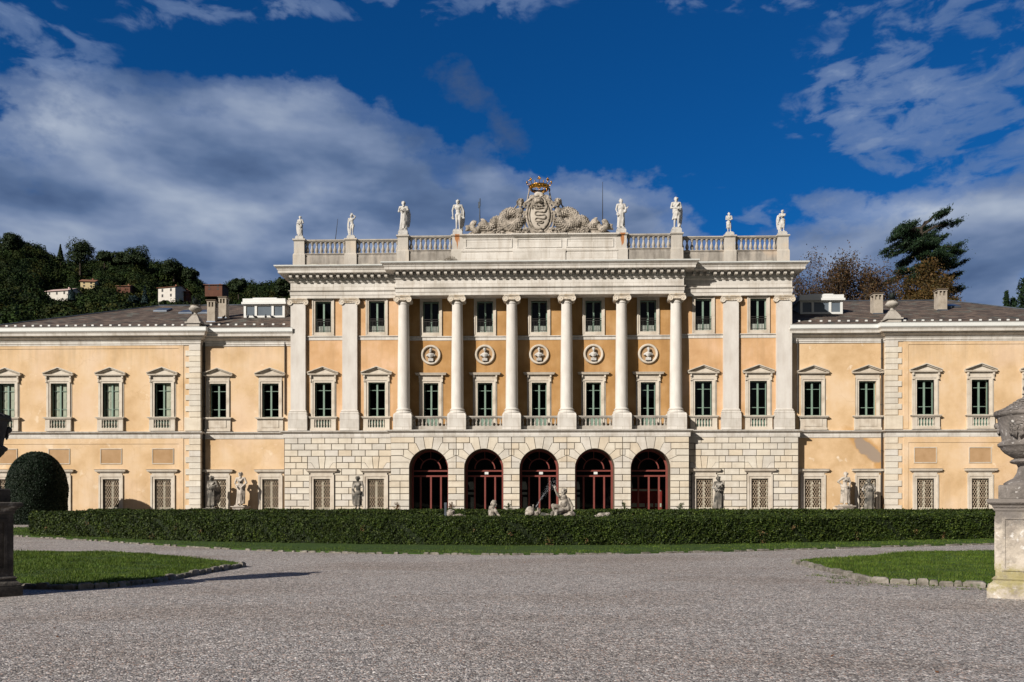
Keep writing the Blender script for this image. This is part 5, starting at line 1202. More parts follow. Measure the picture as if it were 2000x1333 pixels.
def lawn(poly, lift, dens, label, hgt=.06, bw=.006):
    m = MB(); n = len(poly)
    m.v = [(x, y, ground_z(y)+lift) for x, y in poly]+[(x, y, ground_z(y)-.02) for x, y in poly]
    m.f = [tuple(range(n))]+[(i, (i+1) % n, (i+1) % n+n, i+n) for i in range(n)]
    m.build('lawn', 'lawn', kind='structure')
    P = np.array(poly); lo, hi = P.min(0), P.max(0); N = int((hi-lo).prod()*dens); q = lo+RNG.random((N, 2))*(hi-lo); q = q[inside(q, poly)]
    # thin out with distance and a little unevenness
    q = q[RNG.random(len(q)) < np.clip(17/np.maximum(q[:, 1], 1), .12, 1)**1.3]
    k = len(q); a = RNG.random(k)*2*PI; h = hgt*(.5+RNG.random(k))*(.75+.45*np.sin(q[:, 0]*2.3+np.sin(q[:, 1]*1.9)*2)*np.sin(q[:, 1]*2.7+q[:, 0]))*np.where(RNG.random(k) < .01, 1.8, 1); wdt = bw*(.7+.8*RNG.random(k))*np.clip(q[:, 1]/16, 1, 3)
    b = np.stack([q[:, 0], q[:, 1], gz(q[:, 1])+lift-.005], 1); d = np.stack([np.cos(a), np.sin(a), 0*a], 1)
    ln = RNG.normal(size=(k, 2))*.35
    tip = b+np.stack([ln[:, 0]*h, ln[:, 1]*h, h], 1)
    V_ = np.stack([b-d*wdt[:, None], b+d*wdt[:, None], tip], 1)
    fast_quads('grass', V_, 'grass', kind='stuff', label=label, category='grass')
def kerb(pts, label, h=.11, L0=.28, name='kerb_stones', w=.13, seed=2, skip=.0):
    """a row of small rough stones; one object, the stones are too many and small to lift out singly"""
    rng = random.Random(seed); m = MB(); pts = [Vector((*p, 0)) for p in pts]
    for a, b in zip(pts, pts[1:]):
        D = (b-a); L = D.length; D.normalize(); Nn = Vector((-D.y, D.x, 0)); s = 0
        while s < L-.05:
            l = min(L-s, L0*rng.uniform(.6, 1.5)); c = a+D*(s+l/2)+Nn*rng.uniform(-.02, .02); hh = h*rng.uniform(.75, 1.2); ww = w*rng.uniform(.8, 1.1)
            s += l
            if rng.random() < skip: continue
            q = []
            for z, k in ((-.03, 1), (hh*.7, 1), (hh, .72)):
                for (u, v) in ((-1, -1), (1, -1), (1, 1), (-1, 1)):
                    p = c+D*(u*(l/2-.012)*k+rng.uniform(-.01, .01))+Nn*(v*ww/2*k+rng.uniform(-.012, .012)); q.append((p.x, p.y, z+ground_z(c.y)+rng.uniform(-.008, .008)))
            m.add(q, [(0, 1, 5, 4), (1, 2, 6, 5), (2, 3, 7, 6), (3, 0, 4, 7), (4, 5, 9, 8), (5, 6, 10, 9), (6, 7, 11, 10), (7, 4, 8, 11), (8, 9, 10, 11)])
    return m.build(name, 'kerb', kind='stuff', label=label, category='kerb')
def GP(pl): return [G(*p) for p in pl]
fl = GP([(-260, 1150), (45, 1151), (150, 1152), (230, 1147), (300, 1139), (370, 1126), (430, 1115), (478, 1107)]); bl = GP([(440, 1101), (380, 1096), (330, 1090), (270, 1085), (200, 1082), (30, 1081), (-300, 1083)])
lawn(fl+bl, .075, 900, 'short green grass of the left lawn patch'); kerb(fl, 'row of mossy kerb stones along the left lawn')
fr_ = GP([(1551, 1101), (1600, 1112), (1650, 1125), (1700, 1138), (1790, 1142), (1880, 1146), (1960, 1150), (2300, 1158)]); br = GP([(2300, 1078), (1935, 1080), (1840, 1081), (1770, 1083), (1710, 1089), (1650, 1094), (1590, 1096)])
lawn(fr_+br, .075, 900, 'short green grass of the right lawn patch'); kerb(fr_, 'row of pale kerb stones along the right lawn', seed=5)
HB = GP([(-40, 1041), (60, 1046), (200, 1053), (400, 1062), (700, 1068), (1000, 1070), (1300, 1068), (1600, 1062), (1930, 1055), (2300, 1047)])
SF = GP([(-200, 1040), (0, 1046), (30, 1048), (100, 1052), (200, 1058), (400, 1071), (520, 1077), (700, 1082), (1000, 1085), (1200, 1083), (1400, 1079), (1700, 1070), (1935, 1064), (2400, 1052)])
strip = SF+[(x, y+4.5) for x, y in reversed(HB)]
lawn(strip, .05, 420, 'narrow green grass verge in front of the clipped hedge'); kerb(SF, 'low line of cobbles edging the hedge verge', h=.055, L0=.22, seed=8, skip=.3)
# sparse tufts and dead leaves on the gravel
k = 900; q = np.stack([RNG.uniform(3.5, 11, k), RNG.uniform(12.5, 19, k)], 1); fa = np.array(fr_)
d = np.min(np.linalg.norm(q[:, None, :]-fa[None, 1:6, :], axis=2), axis=1); q = q[d < .9]
P = np.concatenate([np.c_[q+RNG.normal(size=q.shape)*.05, np.full(len(q), .015)] for _ in range(8)])
fast_quads('ground_tufts', leaf_quads(P, .02, jit=1, aspect=.25), 'grass', kind='stuff', label='sparse weeds in the gravel beside the right lawn kerb', category='weeds')
DL = mat('dead_leaf', [(.12, .05, .02), (.25, .12, .05)], 5, 3)
q = np.c_[RNG.uniform(-14, 14, 260), RNG.uniform(8, 26, 260), np.full(260, .012)]
fast_quads('fallen_leaves', leaf_quads(q, .022, N=np.tile([0, 0, 1.0], (260, 1)), jit=.25), DL, kind='stuff', label='scattered dead leaves on the gravel', category='leaves')

DL2 = mat('dead_twig', [(.16, .09, .04), (.28, .17, .08)], 5, 3)
# ================================================================== hedges
def hedge(name, front, depth, h, label, dens=1500, leaf=.032, rough=.03, m='hedge', zfun=ground_z, group=None):
    """front: plan polyline of the front face (left to right)"""
    t = empty(name, (front[0][0], front[0][1], 0), label, 'hedge', group); ox, oy = front[0]
    F_ = [Vector((x, y)) for x, y in front]; Nn = []
    for i in range(len(F_)):
        d = (F_[min(i+1, len(F_)-1)]-F_[max(i-1, 0)]).normalized(); Nn.append(Vector((-d.y, d.x)))
    c = MB(); pts = []
    n = len(F_)
    for f, nn in zip(F_, Nn):
        z = zfun(f.y); b = f+nn*depth; a2 = f+nn*.07; b2 = b-nn*.07
        c.v += [(a2.x-ox, a2.y-oy, z), (a2.x-ox, a2.y-oy, z+h-.06), (b2.x-ox, b2.y-oy, zfun(b.y)+h-.06), (b2.x-ox, b2.y-oy, zfun(b.y))]
    for i in range(n-1):
        o = i*4; c.f += [(o, o+4, o+5, o+1), (o+1, o+5, o+6, o+2), (o+2, o+6, o+7, o+3)]
    c.f += [(0, 1, 2, 3), (n*4-1, n*4-2, n*4-3, n*4-4)]
    c.build('twig_core', 'core', t)
    out = []; nor = []
    for i in range(n-1):
        a, b = F_[i], F_[i+1]; L = (b-a).length; na, nb = Nn[i], Nn[i+1]
        dist = max(20, (a+b).length/2); dn = dens*min(1, (30/dist)**1.5)
        for kind, area in (('f', L*h), ('t', L*depth)):
            k = int(area*dn*(1 if kind == 'f' else .8)); u = RNG.random(k); v = RNG.random(k)
            p = np.outer(1-u, a)+np.outer(u, b); nn = np.outer(1-u, na)+np.outer(u, nb)
            z0 = gz(p[:, 1])
            wob = .05*np.sin(p[:, 0]*1.3+v*3)+.04*np.sin(p[:, 0]*4.3+v*6)+.03*np.sin(p[:, 0]*9+v*11+np.sin(p[:, 0]*3))+.02*np.sin(p[:, 0]*19-v*17)
            if kind == 'f':
                z = z0+v*h; off = wob-.05*np.clip(.12-v, 0, 1)*0+RNG.normal(size=k)*rough+.05*np.clip((.1-v)/.1, 0, 1)+.05*np.clip((v-.93)/.07, 0, 1); xy = p+nn*off[:, None]; nr = np.c_[-nn, np.full(k, .35)]
            else:
                z = z0+h+wob*.6+RNG.normal(size=k)*rough-.05*np.clip((.08-v)/.08, 0, 1); xy = p+nn*(v*depth)[:, None]; nr = np.c_[0*nn, np.ones(k)]
            out.append(np.c_[xy, z]); nor.append(nr)
    for e, f, nn in ((-1, F_[0], Nn[0]), (1, F_[-1], Nn[-1])):
        k = int(depth*h*dens*.6); u = RNG.random(k); v = RNG.random(k); tx = Vector((nn.y, -nn.x))*e
        xy = np.array(f)+np.outer(u*depth, nn)+np.outer(RNG.normal(size=k)*rough, tx); out.append(np.c_[xy, zfun(f.y)+v*h]); nor.append(np.tile([tx.x, tx.y, .3], (k, 1)))
    P = np.concatenate(out); N_ = np.concatenate(nor); P[:, 0] -= ox; P[:, 1] -= oy
    sz = leaf*np.clip((np.hypot(P[:, 0]+ox, P[:, 1]+oy)/30), 1, 2)
    fast_quads('leaves', leaf_quads(P, sz, N_, .9), m, t)
    # stray shoots on top and a few dead brown patches
    k = 700; i_ = RNG.integers(0, n-1, k); u = RNG.random(k)[:, None]; A = np.array(front)[i_]*(1-u)+np.array(front)[i_+1]*u; NV = np.array([tuple(q) for q in Nn])[i_]
    b_ = A+NV*(RNG.random(k)*depth)[:, None]; q = np.concatenate([np.c_[b_+RNG.normal(size=b_.shape)*.015, gz(b_[:, 1])+h+.02+RNG.random(k)*.09*(j_ % 3)/2] for j_ in range(6)]); q[:, 0] -= ox; q[:, 1] -= oy
    fast_quads('shoots', leaf_quads(q, .028), m, t)
    k = 26; i_ = RNG.integers(0, n-1, k); A = np.array(front)[i_]; NV = np.array([tuple(q) for q in Nn])[i_]; zz = RNG.random(k)*h*.6+.05
    q = np.concatenate([np.c_[A-NV*.06+RNG.normal(size=A.shape)*.06, gz(A[:, 1])+zz+RNG.normal(size=k)*.06] for _ in range(26)]); q[:, 0] -= ox; q[:, 1] -= oy
    fast_quads('dead_twigs', leaf_quads(q, .022), DL2, t); return t
def resamp(P, n):
    P = np.array(P); s = np.r_[0, np.cumsum(np.linalg.norm(np.diff(P, axis=0), axis=1))]; q = np.linspace(0, s[-1], n)
    return [tuple(v) for v in np.c_[np.interp(q, s, P[:, 0]), np.interp(q, s, P[:, 1])]]
hf = [p for p in HB if True]; hf[0] = G(58, 1046)
hf = [hf[0]]+hf[2:]
hedge('clipped_hedge', resamp(hf, 40), 2.2, 1.04, 'long clipped hedge curving across the forecourt in front of the fountain', dens=1900)
bh = [(PX(150, 45.5), 45.5), (PX(700, 45.8), 45.8), (0, 45.9), (PX(1400, 45.8), 45.8), (PX(2150, 45.5), 45.5)]
hedge('clipped_hedge', resamp(bh, 30), 1.6, .86, 'farther dark clipped hedge behind the fountain figures', dens=1500, leaf=.034)
# inner ground between the hedges
# topiary
def yew(x, Y, rx, h, label, n=52000):
    z = ground_z(Y); t = empty('topiary_yew', (x, Y, z), label, 'topiary')
    def rad(v): return rx*(.90+.10*np.sin(np.clip(v/.35, 0, 1)*PI/2))*np.sqrt(np.clip(1-np.clip((v-.42)/.585, 0, 1)**2.3, 0, 1))
    c = MB(); prof = [(float(rad(v))*.95+.001, v*h*.985) for v in np.linspace(0, 1, 22)]; c.lathe(prof, seg=32); c.build('twig_core', 'core', t)
    v = RNG.random(n); a = RNG.random(n)*2*PI; a = a[:]; top = RNG.random(n) < .25; v = np.where(top, .75+.25*RNG.random(n)**.6, v)
    r = rad(v)*(1+.012*np.sin(9*a+20*v)+.015*np.sin(5*a-13*v)+RNG.normal(size=n)*.012); P = np.c_[r*np.cos(a), r*np.sin(a), v*h+RNG.normal(size=n)*.02]
    N_ = np.c_[np.cos(a), np.sin(a), .3+v]; fast_quads('foliage', leaf_quads(P, .045, N_, .9), 'yew', t); return t
YT = 49.1; XT = PX(72, YT)
yew(XT, YT, 1.66, PZ(884, XT, YT)-ground_z(YT), 'big dark dome-shaped clipped yew in front of the left wing')

# ================================================================== pedestals and garden urns
def moss(nt, tc, c):
    s = nd(nt, 'ShaderNodeSeparateXYZ'); lnk(nt, tc.outputs['Object'], s.inputs[0])
    n = nd(nt, 'ShaderNodeTexNoise', i_Scale=9.0, i_Detail=9.0, i_Roughness=.75); lnk(nt, tc.outputs['Object'], n.inputs['Vector'])
    h = math_(nt, 'SUBTRACT', math_(nt, 'ADD', n.outputs[0], .22), math_(nt, 'ABSOLUTE', math_(nt, 'MULTIPLY', math_(nt, 'SUBTRACT', s.outputs[2], .34), 1.15)))
    f = ramp(nt, [(.40, 0), (.62, .75)], h).outputs[0]
    c = mixc(nt, f, c, (.29, .25, .075))
    g = math_(nt, 'ADD', math_(nt, 'MULTIPLY', n.outputs[0], 1.1), math_(nt, 'MULTIPLY', math_(nt, 'SUBTRACT', s.outputs[2], 1.1), 1.0))
    f2 = ramp(nt, [(.52, 0), (.85, .85)], g).outputs[0]
    c = mixc(nt, f2, c, (.15, .135, .125))
    n6 = nd(nt, 'ShaderNodeTexNoise', i_Scale=4.0, i_Detail=9.0, i_Roughness=.75); lnk(nt, tc.outputs['Object'], n6.inputs['Vector'])
    return mixc(nt, ramp(nt, [(.50, 0), (.66, .7)], n6.outputs[0]).outputs[0], c, (.20, .175, .15))
M['ped'] = mat('pedestal_limestone', [(.30, .26, .22), (.52, .46, .38), (.62, .56, .48)], 3.0, 9, rough=.9, bump=.55, bscale=22, speck=((.72, .70, .66), .8, 11, .62), extra=moss)
M['ped_shade'] = mat('shade_darkened_limestone', [(.035, .032, .028), (.07, .062, .054), (.16, .145, .125)], 3.0, 9, rough=.9, bump=.5, bscale=22, speck=((.40, .38, .34), .7, 6, .66))  # darker copy of the pedestal stone, with its shaded side put into the colour
M['urn'] = mat('urn_stone', [(.11, .098, .088), (.20, .178, .16), (.29, .26, .235)], 3.2, 9, rough=.85, bump=.5, bscale=26, speck=((.55, .53, .50), .8, 16, .62), grime=((.05, .045, .04), .8))
M['urn_shade'] = mat('shade_darkened_urn_stone', [(.02, .018, .016), (.04, .036, .032), (.07, .062, .056)], 2.2, 9, rough=.85, bump=.35, bscale=26)  # darker urn stone for the left urn; shade painted into the colour
def pedestal(x, y, rz, m, label, sc=1.0):
    t = empty('pedestal', (x, y, 0), label, 'pedestal', 'urn pedestals at the sides of the forecourt', rz); t.scale = (1, 1, sc)
    b = MB(); w = .62
    b.box(-w, w, -w, w, -.05, .17); sq = lambda e: [(-e, -e), (e, -e), (e, e), (-e, e)]
    def ring(prof, e):
        P = sq(e); k = len(prof); v = []; f = []
        for i in range(4):
            sx, sy = (-1, 1, 1, -1)[i], (-1, -1, 1, 1)[i]
            for o, z in prof: v.append((sx*(e+o), sy*(e+o), z))
        for i in range(4):
            j = (i+1) % 4
            for q in range(k-1): f.append((i*k+q, j*k+q, j*k+q+1, i*k+q+1))
        f += [tuple(i*k+k-1 for i in range(4))]; return v, f
    v, f = ring([(.10, .17), (.10, .20), (.085, .24), (.05, .27), (.03, .30), (.05, .33), (.02, .36), (0, .37)], .50); b.add(v, f)
    b.build('base', m, t)
    s = MB(); s.box(-.50, .50, -.50, .50, .37, 1.52)
    for a in range(4):
        c_, s_ = (1, 0, -1, 0)[a], (0, 1, 0, -1)[a]
        for (u0, u1, z0, z1, o) in ((-.40, .40, 1.36, 1.41, .022), (-.40, .40, .47, .52, .022), (-.40, -.35, .52, 1.36, .022), (.35, .40, .52, 1.36, .022)):
            cs = [(u, -.50-d, z) for u in (u0, u1) for d in (-.01, o) for z in (z0, z1)]
            q = MB(); q.box(u0, u1, -.50-o, -.49, z0, z1); s.add([(px*c_-py*s_, px*s_+py*c_, pz) for px, py, pz in q.v], q.f)
    s.build('shaft', m, t)
    c = MB(); v, f = ring([(0, 1.50), (.02, 1.51), (.02, 1.55), (.04, 1.57), (.05, 1.60), (.10, 1.63), (.12, 1.65), (.12, 1.70), (.10, 1.715), (-.2, 1.72)], .50); c.add(v, f); c.build('cap', m, t)
    return t
def urn(x, y, z, rz, m, label, sc=1.0):
    t = empty('stone_urn', (x, y, z), label, 'urn', 'lidded stone urns on the pedestals', rz); t.scale = (sc,)*3
    b = MB(); b.box(-.46, .46, -.46, .46, 0, .22); b.frust(0, 0, .46, .46, .22, .44, .44, .235)
    b.lathe([(.42, .235), (.42, .27), (.36, .31), (.27, .36), (.22, .45), (.20, .55), (.22, .60), (.30, .62), (.33, .65), (.30, .68), (.26, .70)], seg=40); smooth_angle(b.build('foot', m, t), 40)
    b = MB(); b.lathe([(.24, .70), (.30, .73), (.40, .80), (.46, .87), (.47, .90), (.51, .93), (.515, .97), (.47, 1.0), (.445, 1.02), (.455, 1.10), (.485, 1.25), (.51, 1.38), (.525, 1.44), (.56, 1.46), (.575, 1.49), (.57, 1.52), (.50, 1.54)], seg=48)
    smooth_angle(b.build('bowl', m, t), 40)
    b = MB(); b.lathe([(.56, 1.52), (.50, 1.57), (.42, 1.62), (.33, 1.68), (.22, 1.76), (.14, 1.86), (.10, 1.93)], seg=40)
    rng = random.Random(9)
    for r in range(7):
        tt = r/7; R_ = .53-.40*tt; zz = 1.55+.33*tt**1.3; n = int(26*(1-tt*.6))
        for k in range(n): 
            a = 2*PI*(k+.5*(r % 2))/n; b.ell((R_*math.cos(a), R_*math.sin(a), zz), (.045, .045, .022), 6, 5, Vector((math.cos(a), math.sin(a), -.6)).to_track_quat('X', 'Z'))
    b.lathe([(.10, 1.92), (.14, 1.95), (.10, 1.98), (.08, 2.0), (.12, 2.05), (.13, 2.10), (.10, 2.17), (.03, 2.22)], seg=24); b.v = [(x_, y_, 1.52+(z_-1.52)*.74) for x_, y_, z_ in b.v]; smooth_angle(b.build('lid', m, t), 50)
    # carved bearded mask and side masks
    for a, big in ((-PI/2-.32, 1), (PI/2, 1), (PI-.25, .6), (0, .6)):
        b = MB(); 
        def W(u, v, d=0): aa = a+u/.5; return ((.485+d)*math.cos(aa), (.485+d)*math.sin(aa), 1.24+v)
        s = big; q = Vector((math.cos(a), math.sin(a), 0)).to_track_quat('-Y', 'Z')
        b.ell(W(0, .0), (.11*s, .05, .12*s), 12, 8, q); b.ell(W(0, -.005, .055*s), (.018*s, .025, .035*s), 8, 6, q); b.ell(W(0, .045*s, .045*s), (.08*s, .02, .015*s), 8, 6, q)
        for e in (-1, 1):
            b.ell(W(e*.04*s, .015*s, .05*s), (.018*s, .012, .010*s), 8, 5, q); b.ell(W(e*.06*s, -.03*s, .035*s), (.035*s, .025, .035*s), 8, 6, q)
            for k in range(6): b.ell(W(e*(.10+.02*(k % 2))*s, (.10-.04*k)*s, .02), (.035*s, .025, .03*s), 6, 5, q)
            for k in range(4): b.tube([W(e*.015*s*(k+1), -.06*s, .04), W(e*.022*s*(k+1), -.13*s, .035), W(e*(.018*(k+1)+.015)*s, -.19*s+.015*k*s, .02)], .012*s, 6)
            b.tube([W(e*.005, -.05*s, .06), W(e*.05*s, -.065*s, .05), W(e*.09*s, -.05*s, .035)], .010*s, 6)
        for k in range(7): b.ell(W((k-3)*.028*s, .12*s-.01*abs(k-3)*s, .02), (.022*s, .025, .025*s), 6, 5, q)
        if big == .6: b.ell(W(0, .07, .05), (.07, .06, .06), 10, 7, q)
        b.build('carved_mask', m, t, smooth=True)
    return t
C0 = G(1927, 1167.5); rR = R(-34)
cxp = C0[0]+.62*math.cos(rR)-(-.62)*math.sin(rR)*-1; 
def corner_to_centre(C, rz, sx): 
    # front corner (sx=-1 left, +1 right) of the 1.24 m base to its centre
    ux, uy = math.cos(rz), math.sin(rz); vx, vy = -math.sin(rz), math.cos(rz)
    return C[0]-sx*.62*ux+.62*vx, C[1]-sx*.62*uy+.62*vy
px_, py_ = corner_to_centre(C0, rR, -1)
pedestal(px_, py_, rR, 'ped', 'tall pale mossy stone pedestal with yellow lichen at its base, at the right edge'); urn(px_, py_, 1.72, rR, 'urn', 'grey lidded stone urn with a carved bearded mask, on the pale pedestal')
C1 = G(45, 1164); rL = R(46); lx, ly = corner_to_centre(C1, rL, 1)
pedestal(lx, ly, rL, 'ped_shade', 'shade-darkened stone pedestal with a panel edge, at the left edge', .965); urn(lx, ly, 1.66, rL, 'urn_shade', 'lidded stone urn coloured dark as in shade, on the left pedestal')

# ================================================================== fountain figures
FY = 38.5
def fx(px, Y=FY): return PX(px, Y)
def fz(py, Y=FY, px=1000): return PZ(py, PX(px, Y), Y)
K1 = FY/FPX     # metres per image pixel there
basin = MB(); basin.lathe([(5.2, -.1), (5.2, .42), (5.3, .46), (5.3, .56), (4.95, .56), (4.95, .30), (0.02, .28)], (fx(1020), FY+1.0, ground_z(FY)), 48)
basin.build('fountain_basin', 'old_statue', None, label='low round stone basin of the fountain behind the hedge', category='basin')
wt = MB(); wt.lathe([(4.94, .40), (.01, .40)], (fx(1020), FY+1.0, ground_z(FY)), 48); 
WM = mat('water', [(.02, .035, .03), (.03, .05, .045)], 2, 3, rough=.05, spec=.5); wt.f = [f for f in wt.f]; wt.build('water', WM, None, kind='structure')
def fig(name, m, label, cat='statue', mtl='fountain', vox=.02, sm=3):
    o = m.build(name, mtl, None, label=label, category=cat); finish(o, vox*.9, sm=1 if sm > 1 else 0)
    me = o.data; xs_ = [v.co for v in me.vertices]; c = Vector((sum(v.x for v in xs_)/len(xs_), sum(v.y for v in xs_)/len(xs_), min(v.z for v in xs_)))
    for v in me.vertices: v.co -= c
    o.location = c; return o
def F(px, py, dy=0): return Vector((fx(px), FY+dy, fz(py, FY, px)))
# seated putto waving
m = MB(); s = 1.0
tpt(m, F(1108, 993), F(1103, 975, .02), .17, .16); tpt(m, F(1103, 975, .02), F(1101, 972), .155, .17)
m.ell(F(1101, 986, -.06), (.19, .17, .17), 12, 8); tpt(m, F(1100, 971), F(1099, 965, -.02), .09, .08)
head(m, F(1101, 961, -.05), 1.95, R(-35), R(5), False, 'curls', random.Random(8)); 
m.ell(F(1101, 961, -.02), (.135, .135, .15), 14, 10)
tpt(m, F(1095, 973), F(1089, 967, -.1), .075, .06); tpt(m, F(1089, 967, -.1), F(1084, 957, -.15), .06, .042); hand(m, F(1084, 957.5, -.15), (-.15, 0, 1), 1.55)
tpt(m, F(1110, 975), F(1118, 990, -.05), .08, .065); tpt(m, F(1118, 990, -.05), F(1116, 1004, -.15), .062, .045); hand(m, F(1116, 1004, -.15), (-.1, -.1, -1), 1.5)
tpt(m, F(1103, 996, -.08), F(1086, 999, -.35), .125, .095); tpt(m, F(1086, 999, -.35), F(1085, 1014, -.38), .09, .055)
tpt(m, F(1100, 992, .1), F(1080, 988, .05), .12, .10); tpt(m, F(1080, 988, .05), F(1083, 1006, .0), .085, .055)
fig('fountain_cherub', m, 'seated stone cherub waving one arm above the hedge', vox=.016)
m = MB(); rng = random.Random(12)
for k in range(16): p = F(1085+rng.uniform(0, 44), 1011+rng.uniform(-6, 6), rng.uniform(-.2, .5)); m.ell(p, (.22, .2, rng.uniform(.12, .2)), 8, 6)
m.ell(F(1105, 1017, .2), (.62, .5, .45), 12, 8); m.ell(F(1110, 1030, .2), (.7, .6, .5), 12, 8)
fig('fountain_rock', m, 'rough pale rock under the waving cherub', 'rock', vox=.03, sm=1)
m = MB()
tpt(m, F(962, 1012), F(961, 1000), .17, .19); tpt(m, F(961, 1000), F(961, 993), .18, .16); tpt(m, F(961, 993), F(963, 988), .08, .07); m.ell(F(960, 1022), (.2, .18, .25), 12, 8)
m.ell(F(964, 985), (.14, .145, .155), 14, 10); head(m, F(965, 985), 2.0, R(60), 0, False, 'curls', random.Random(2))
tpt(m, F(967, 996, -.1), F(973, 1005, -.25), .075, .06); tpt(m, F(973, 1005, -.25), F(979, 1011, -.35), .06, .05)
fig('fountain_boy', m, 'curly-haired stone boy seen to the waist reaching to the right', vox=.016)
m = MB()
m.ell(F(880, 1003), (.19, .2, .2), 14, 10); head(m, F(880, 1004), 2.4, R(70), R(30), False, 'curls', random.Random(4))
tpt(m, F(884, 1013), F(899, 1009, -.1), .16, .14)
for k in range(7): m.tube([F(884+3*k, 1016-k*.3, -.1), F(887+3*k, 1007-.2*k, -.18), F(893+2.6*k, 1009, -.1), F(897+2*k, 1018, 0)], .055, 6)
m.ell(F(890, 1024), (.5, .3, .3), 12, 8)
fig('fountain_figure', m, 'bent stone figure with a curly head at the left end of the fountain', vox=.018)
m = MB(); rng = random.Random(6)
for k in range(12): m.ell(F(1026+rng.uniform(0, 26), 1012+rng.uniform(-12, 8), rng.uniform(-.15, .15)), (.13, .12, .13), 8, 6)
m.ell(F(1035, 1003), (.24, .15, .34), 10, 8); m.tube([F(1041.5, 1008), F(1041.5, 986)], .035, 8); tpt(m, F(1044, 1010), F(1054, 996), .13, .07); tpt(m, F(1040, 1024), F(1060, 1022), .3, .3)
m.ell(F(1051, 995, -.03), (.06, .06, .1), 8, 6); m.ell(F(1054, 1001, -.03), (.06, .06, .08), 8, 6)
fig('fountain_dolphin', m, 'carved stone dolphin spouting water through a pipe', vox=.02, sm=1)
m = MB()
tpt(m, F(1060, 1006), F(1074, 1010), .12, .14); tpt(m, F(1074, 1010), F(1086, 1004), .13, .1); m.ell(F(1068, 1018), (.4, .25, .25), 10, 8); m.ell(F(1079, 1003, -.1), (.10, .1, .12), 8, 6)
fig('fountain_shell', m, 'dark stained stone lump between the dolphin and the cherub', 'rock', mtl='dark_statue', vox=.022, sm=1)
m = MB()
for a, b, r in ((1167, 1011, .14), (1173, 1008, .15), (1180, 1007, .13), (1186, 1005, .10), (1189, 1003.5, .06), (1176, 1018, .35)): m.ell(F(a, b), (r*1.3, r, r), 10, 7)
fig('fountain_figure', m, 'low pale stone lump at the right end of the fountain', 'statue', vox=.02, sm=2)
# jet of drops
WD = mat('water_drops', [(.75, .80, .85), (.85, .88, .9)], 1, 1, rough=.2)
n = 900; t = RNG.random(n)**1.2; spread = .01+.13*t**1.6; a0 = F(1044, 996); x = a0.x+(t*42)*K1+RNG.normal(size=n)*spread; z = a0.z+K1*(t*78-22*t*t)+RNG.normal(size=n)*spread
P = np.c_[x, a0.y+.1+RNG.normal(size=n)*spread, z]; fast_quads('water_spray', leaf_quads(P, .0055, jit=1, aspect=1), WD, kind='stuff', label='fine spray of water rising from the fountain', category='water jet')
# grey post beside the left figure
m = MB(); x_, Y_ = PX(870, 44), 44; m.box(-.06, .06, -.04, .04, 0, PZ(982, x_, Y_)-ground_z(Y_)); m.box(-.07, .07, -.05, .05, PZ(986, x_, Y_)-ground_z(Y_), PZ(984, x_, Y_)-ground_z(Y_))
m.build('grey_post', 'zinc', None, loc=(x_, Y_, ground_z(Y_)), label='slim grey metal post behind the left fountain figure', category='post')
# small potted conifers by the piers
def shrub(px, ytop, mname, label, seed, n=260):
    Y = 50.6; x = PX(px, Y); z = ground_z(Y); h = PZ(ytop, x, Y)-z; rng = np.random.default_rng(seed); r2 = random.Random(seed)
    t = empty('potted_conifer', (x, Y, z), label, 'shrub', 'small conifers in front of the arcade piers')
    p = MB(); p.lathe([(.22, 0), (.32, .5), (.36, .5), (.36, .58), (.30, .58), (.28, .5)], seg=20); p.build('pot', 'brick', t)
    s = MB(); s.tube([(0, 0, .5), (.02, 0, h*.7), (0, 0, h)], [.03, .02, .008], 6); P = []
    for k in range(16):
        zz = .7+(h-.8)*k/16; a = r2.uniform(0, 6.3); L = .34*(1-.5*k/16)*r2.uniform(.5, 1.2); e = (L*math.cos(a), L*math.sin(a), zz+.12); s.tube([(0, 0, zz), e], [.012, .005], 5)
        for _ in range(n//8): u = rng.random()*.8+.2; P.append([e[0]*u+rng.normal()*.03, e[1]*u+rng.normal()*.03, zz+.12*u+rng.normal()*.035])
    s.build('stem', 'core', t); fast_quads('foliage', leaf_quads(np.array(P), .035, aspect=.3), mname, t)
M['brown_needles'] = leafmat('brown_needles', [(.14, .06, .025), (.22, .10, .04), (.12, .07, .03)])
shrub(775, 982, 'brown_needles', 'sparse brownish little conifer left of the first arch', 1)
shrub(883, 981, 'brown_needles', 'rust-brown little conifer between the first and second arches', 2)
shrub(994, 983, 'hedge', 'sparse green little conifer between the second and third arches', 3)
shrub(1219, 980, 'hedge', 'green little conifer between the fourth and fifth arches', 4)
shrub(1329, 982, 'hedge', 'green little conifer right of the last arch', 5)

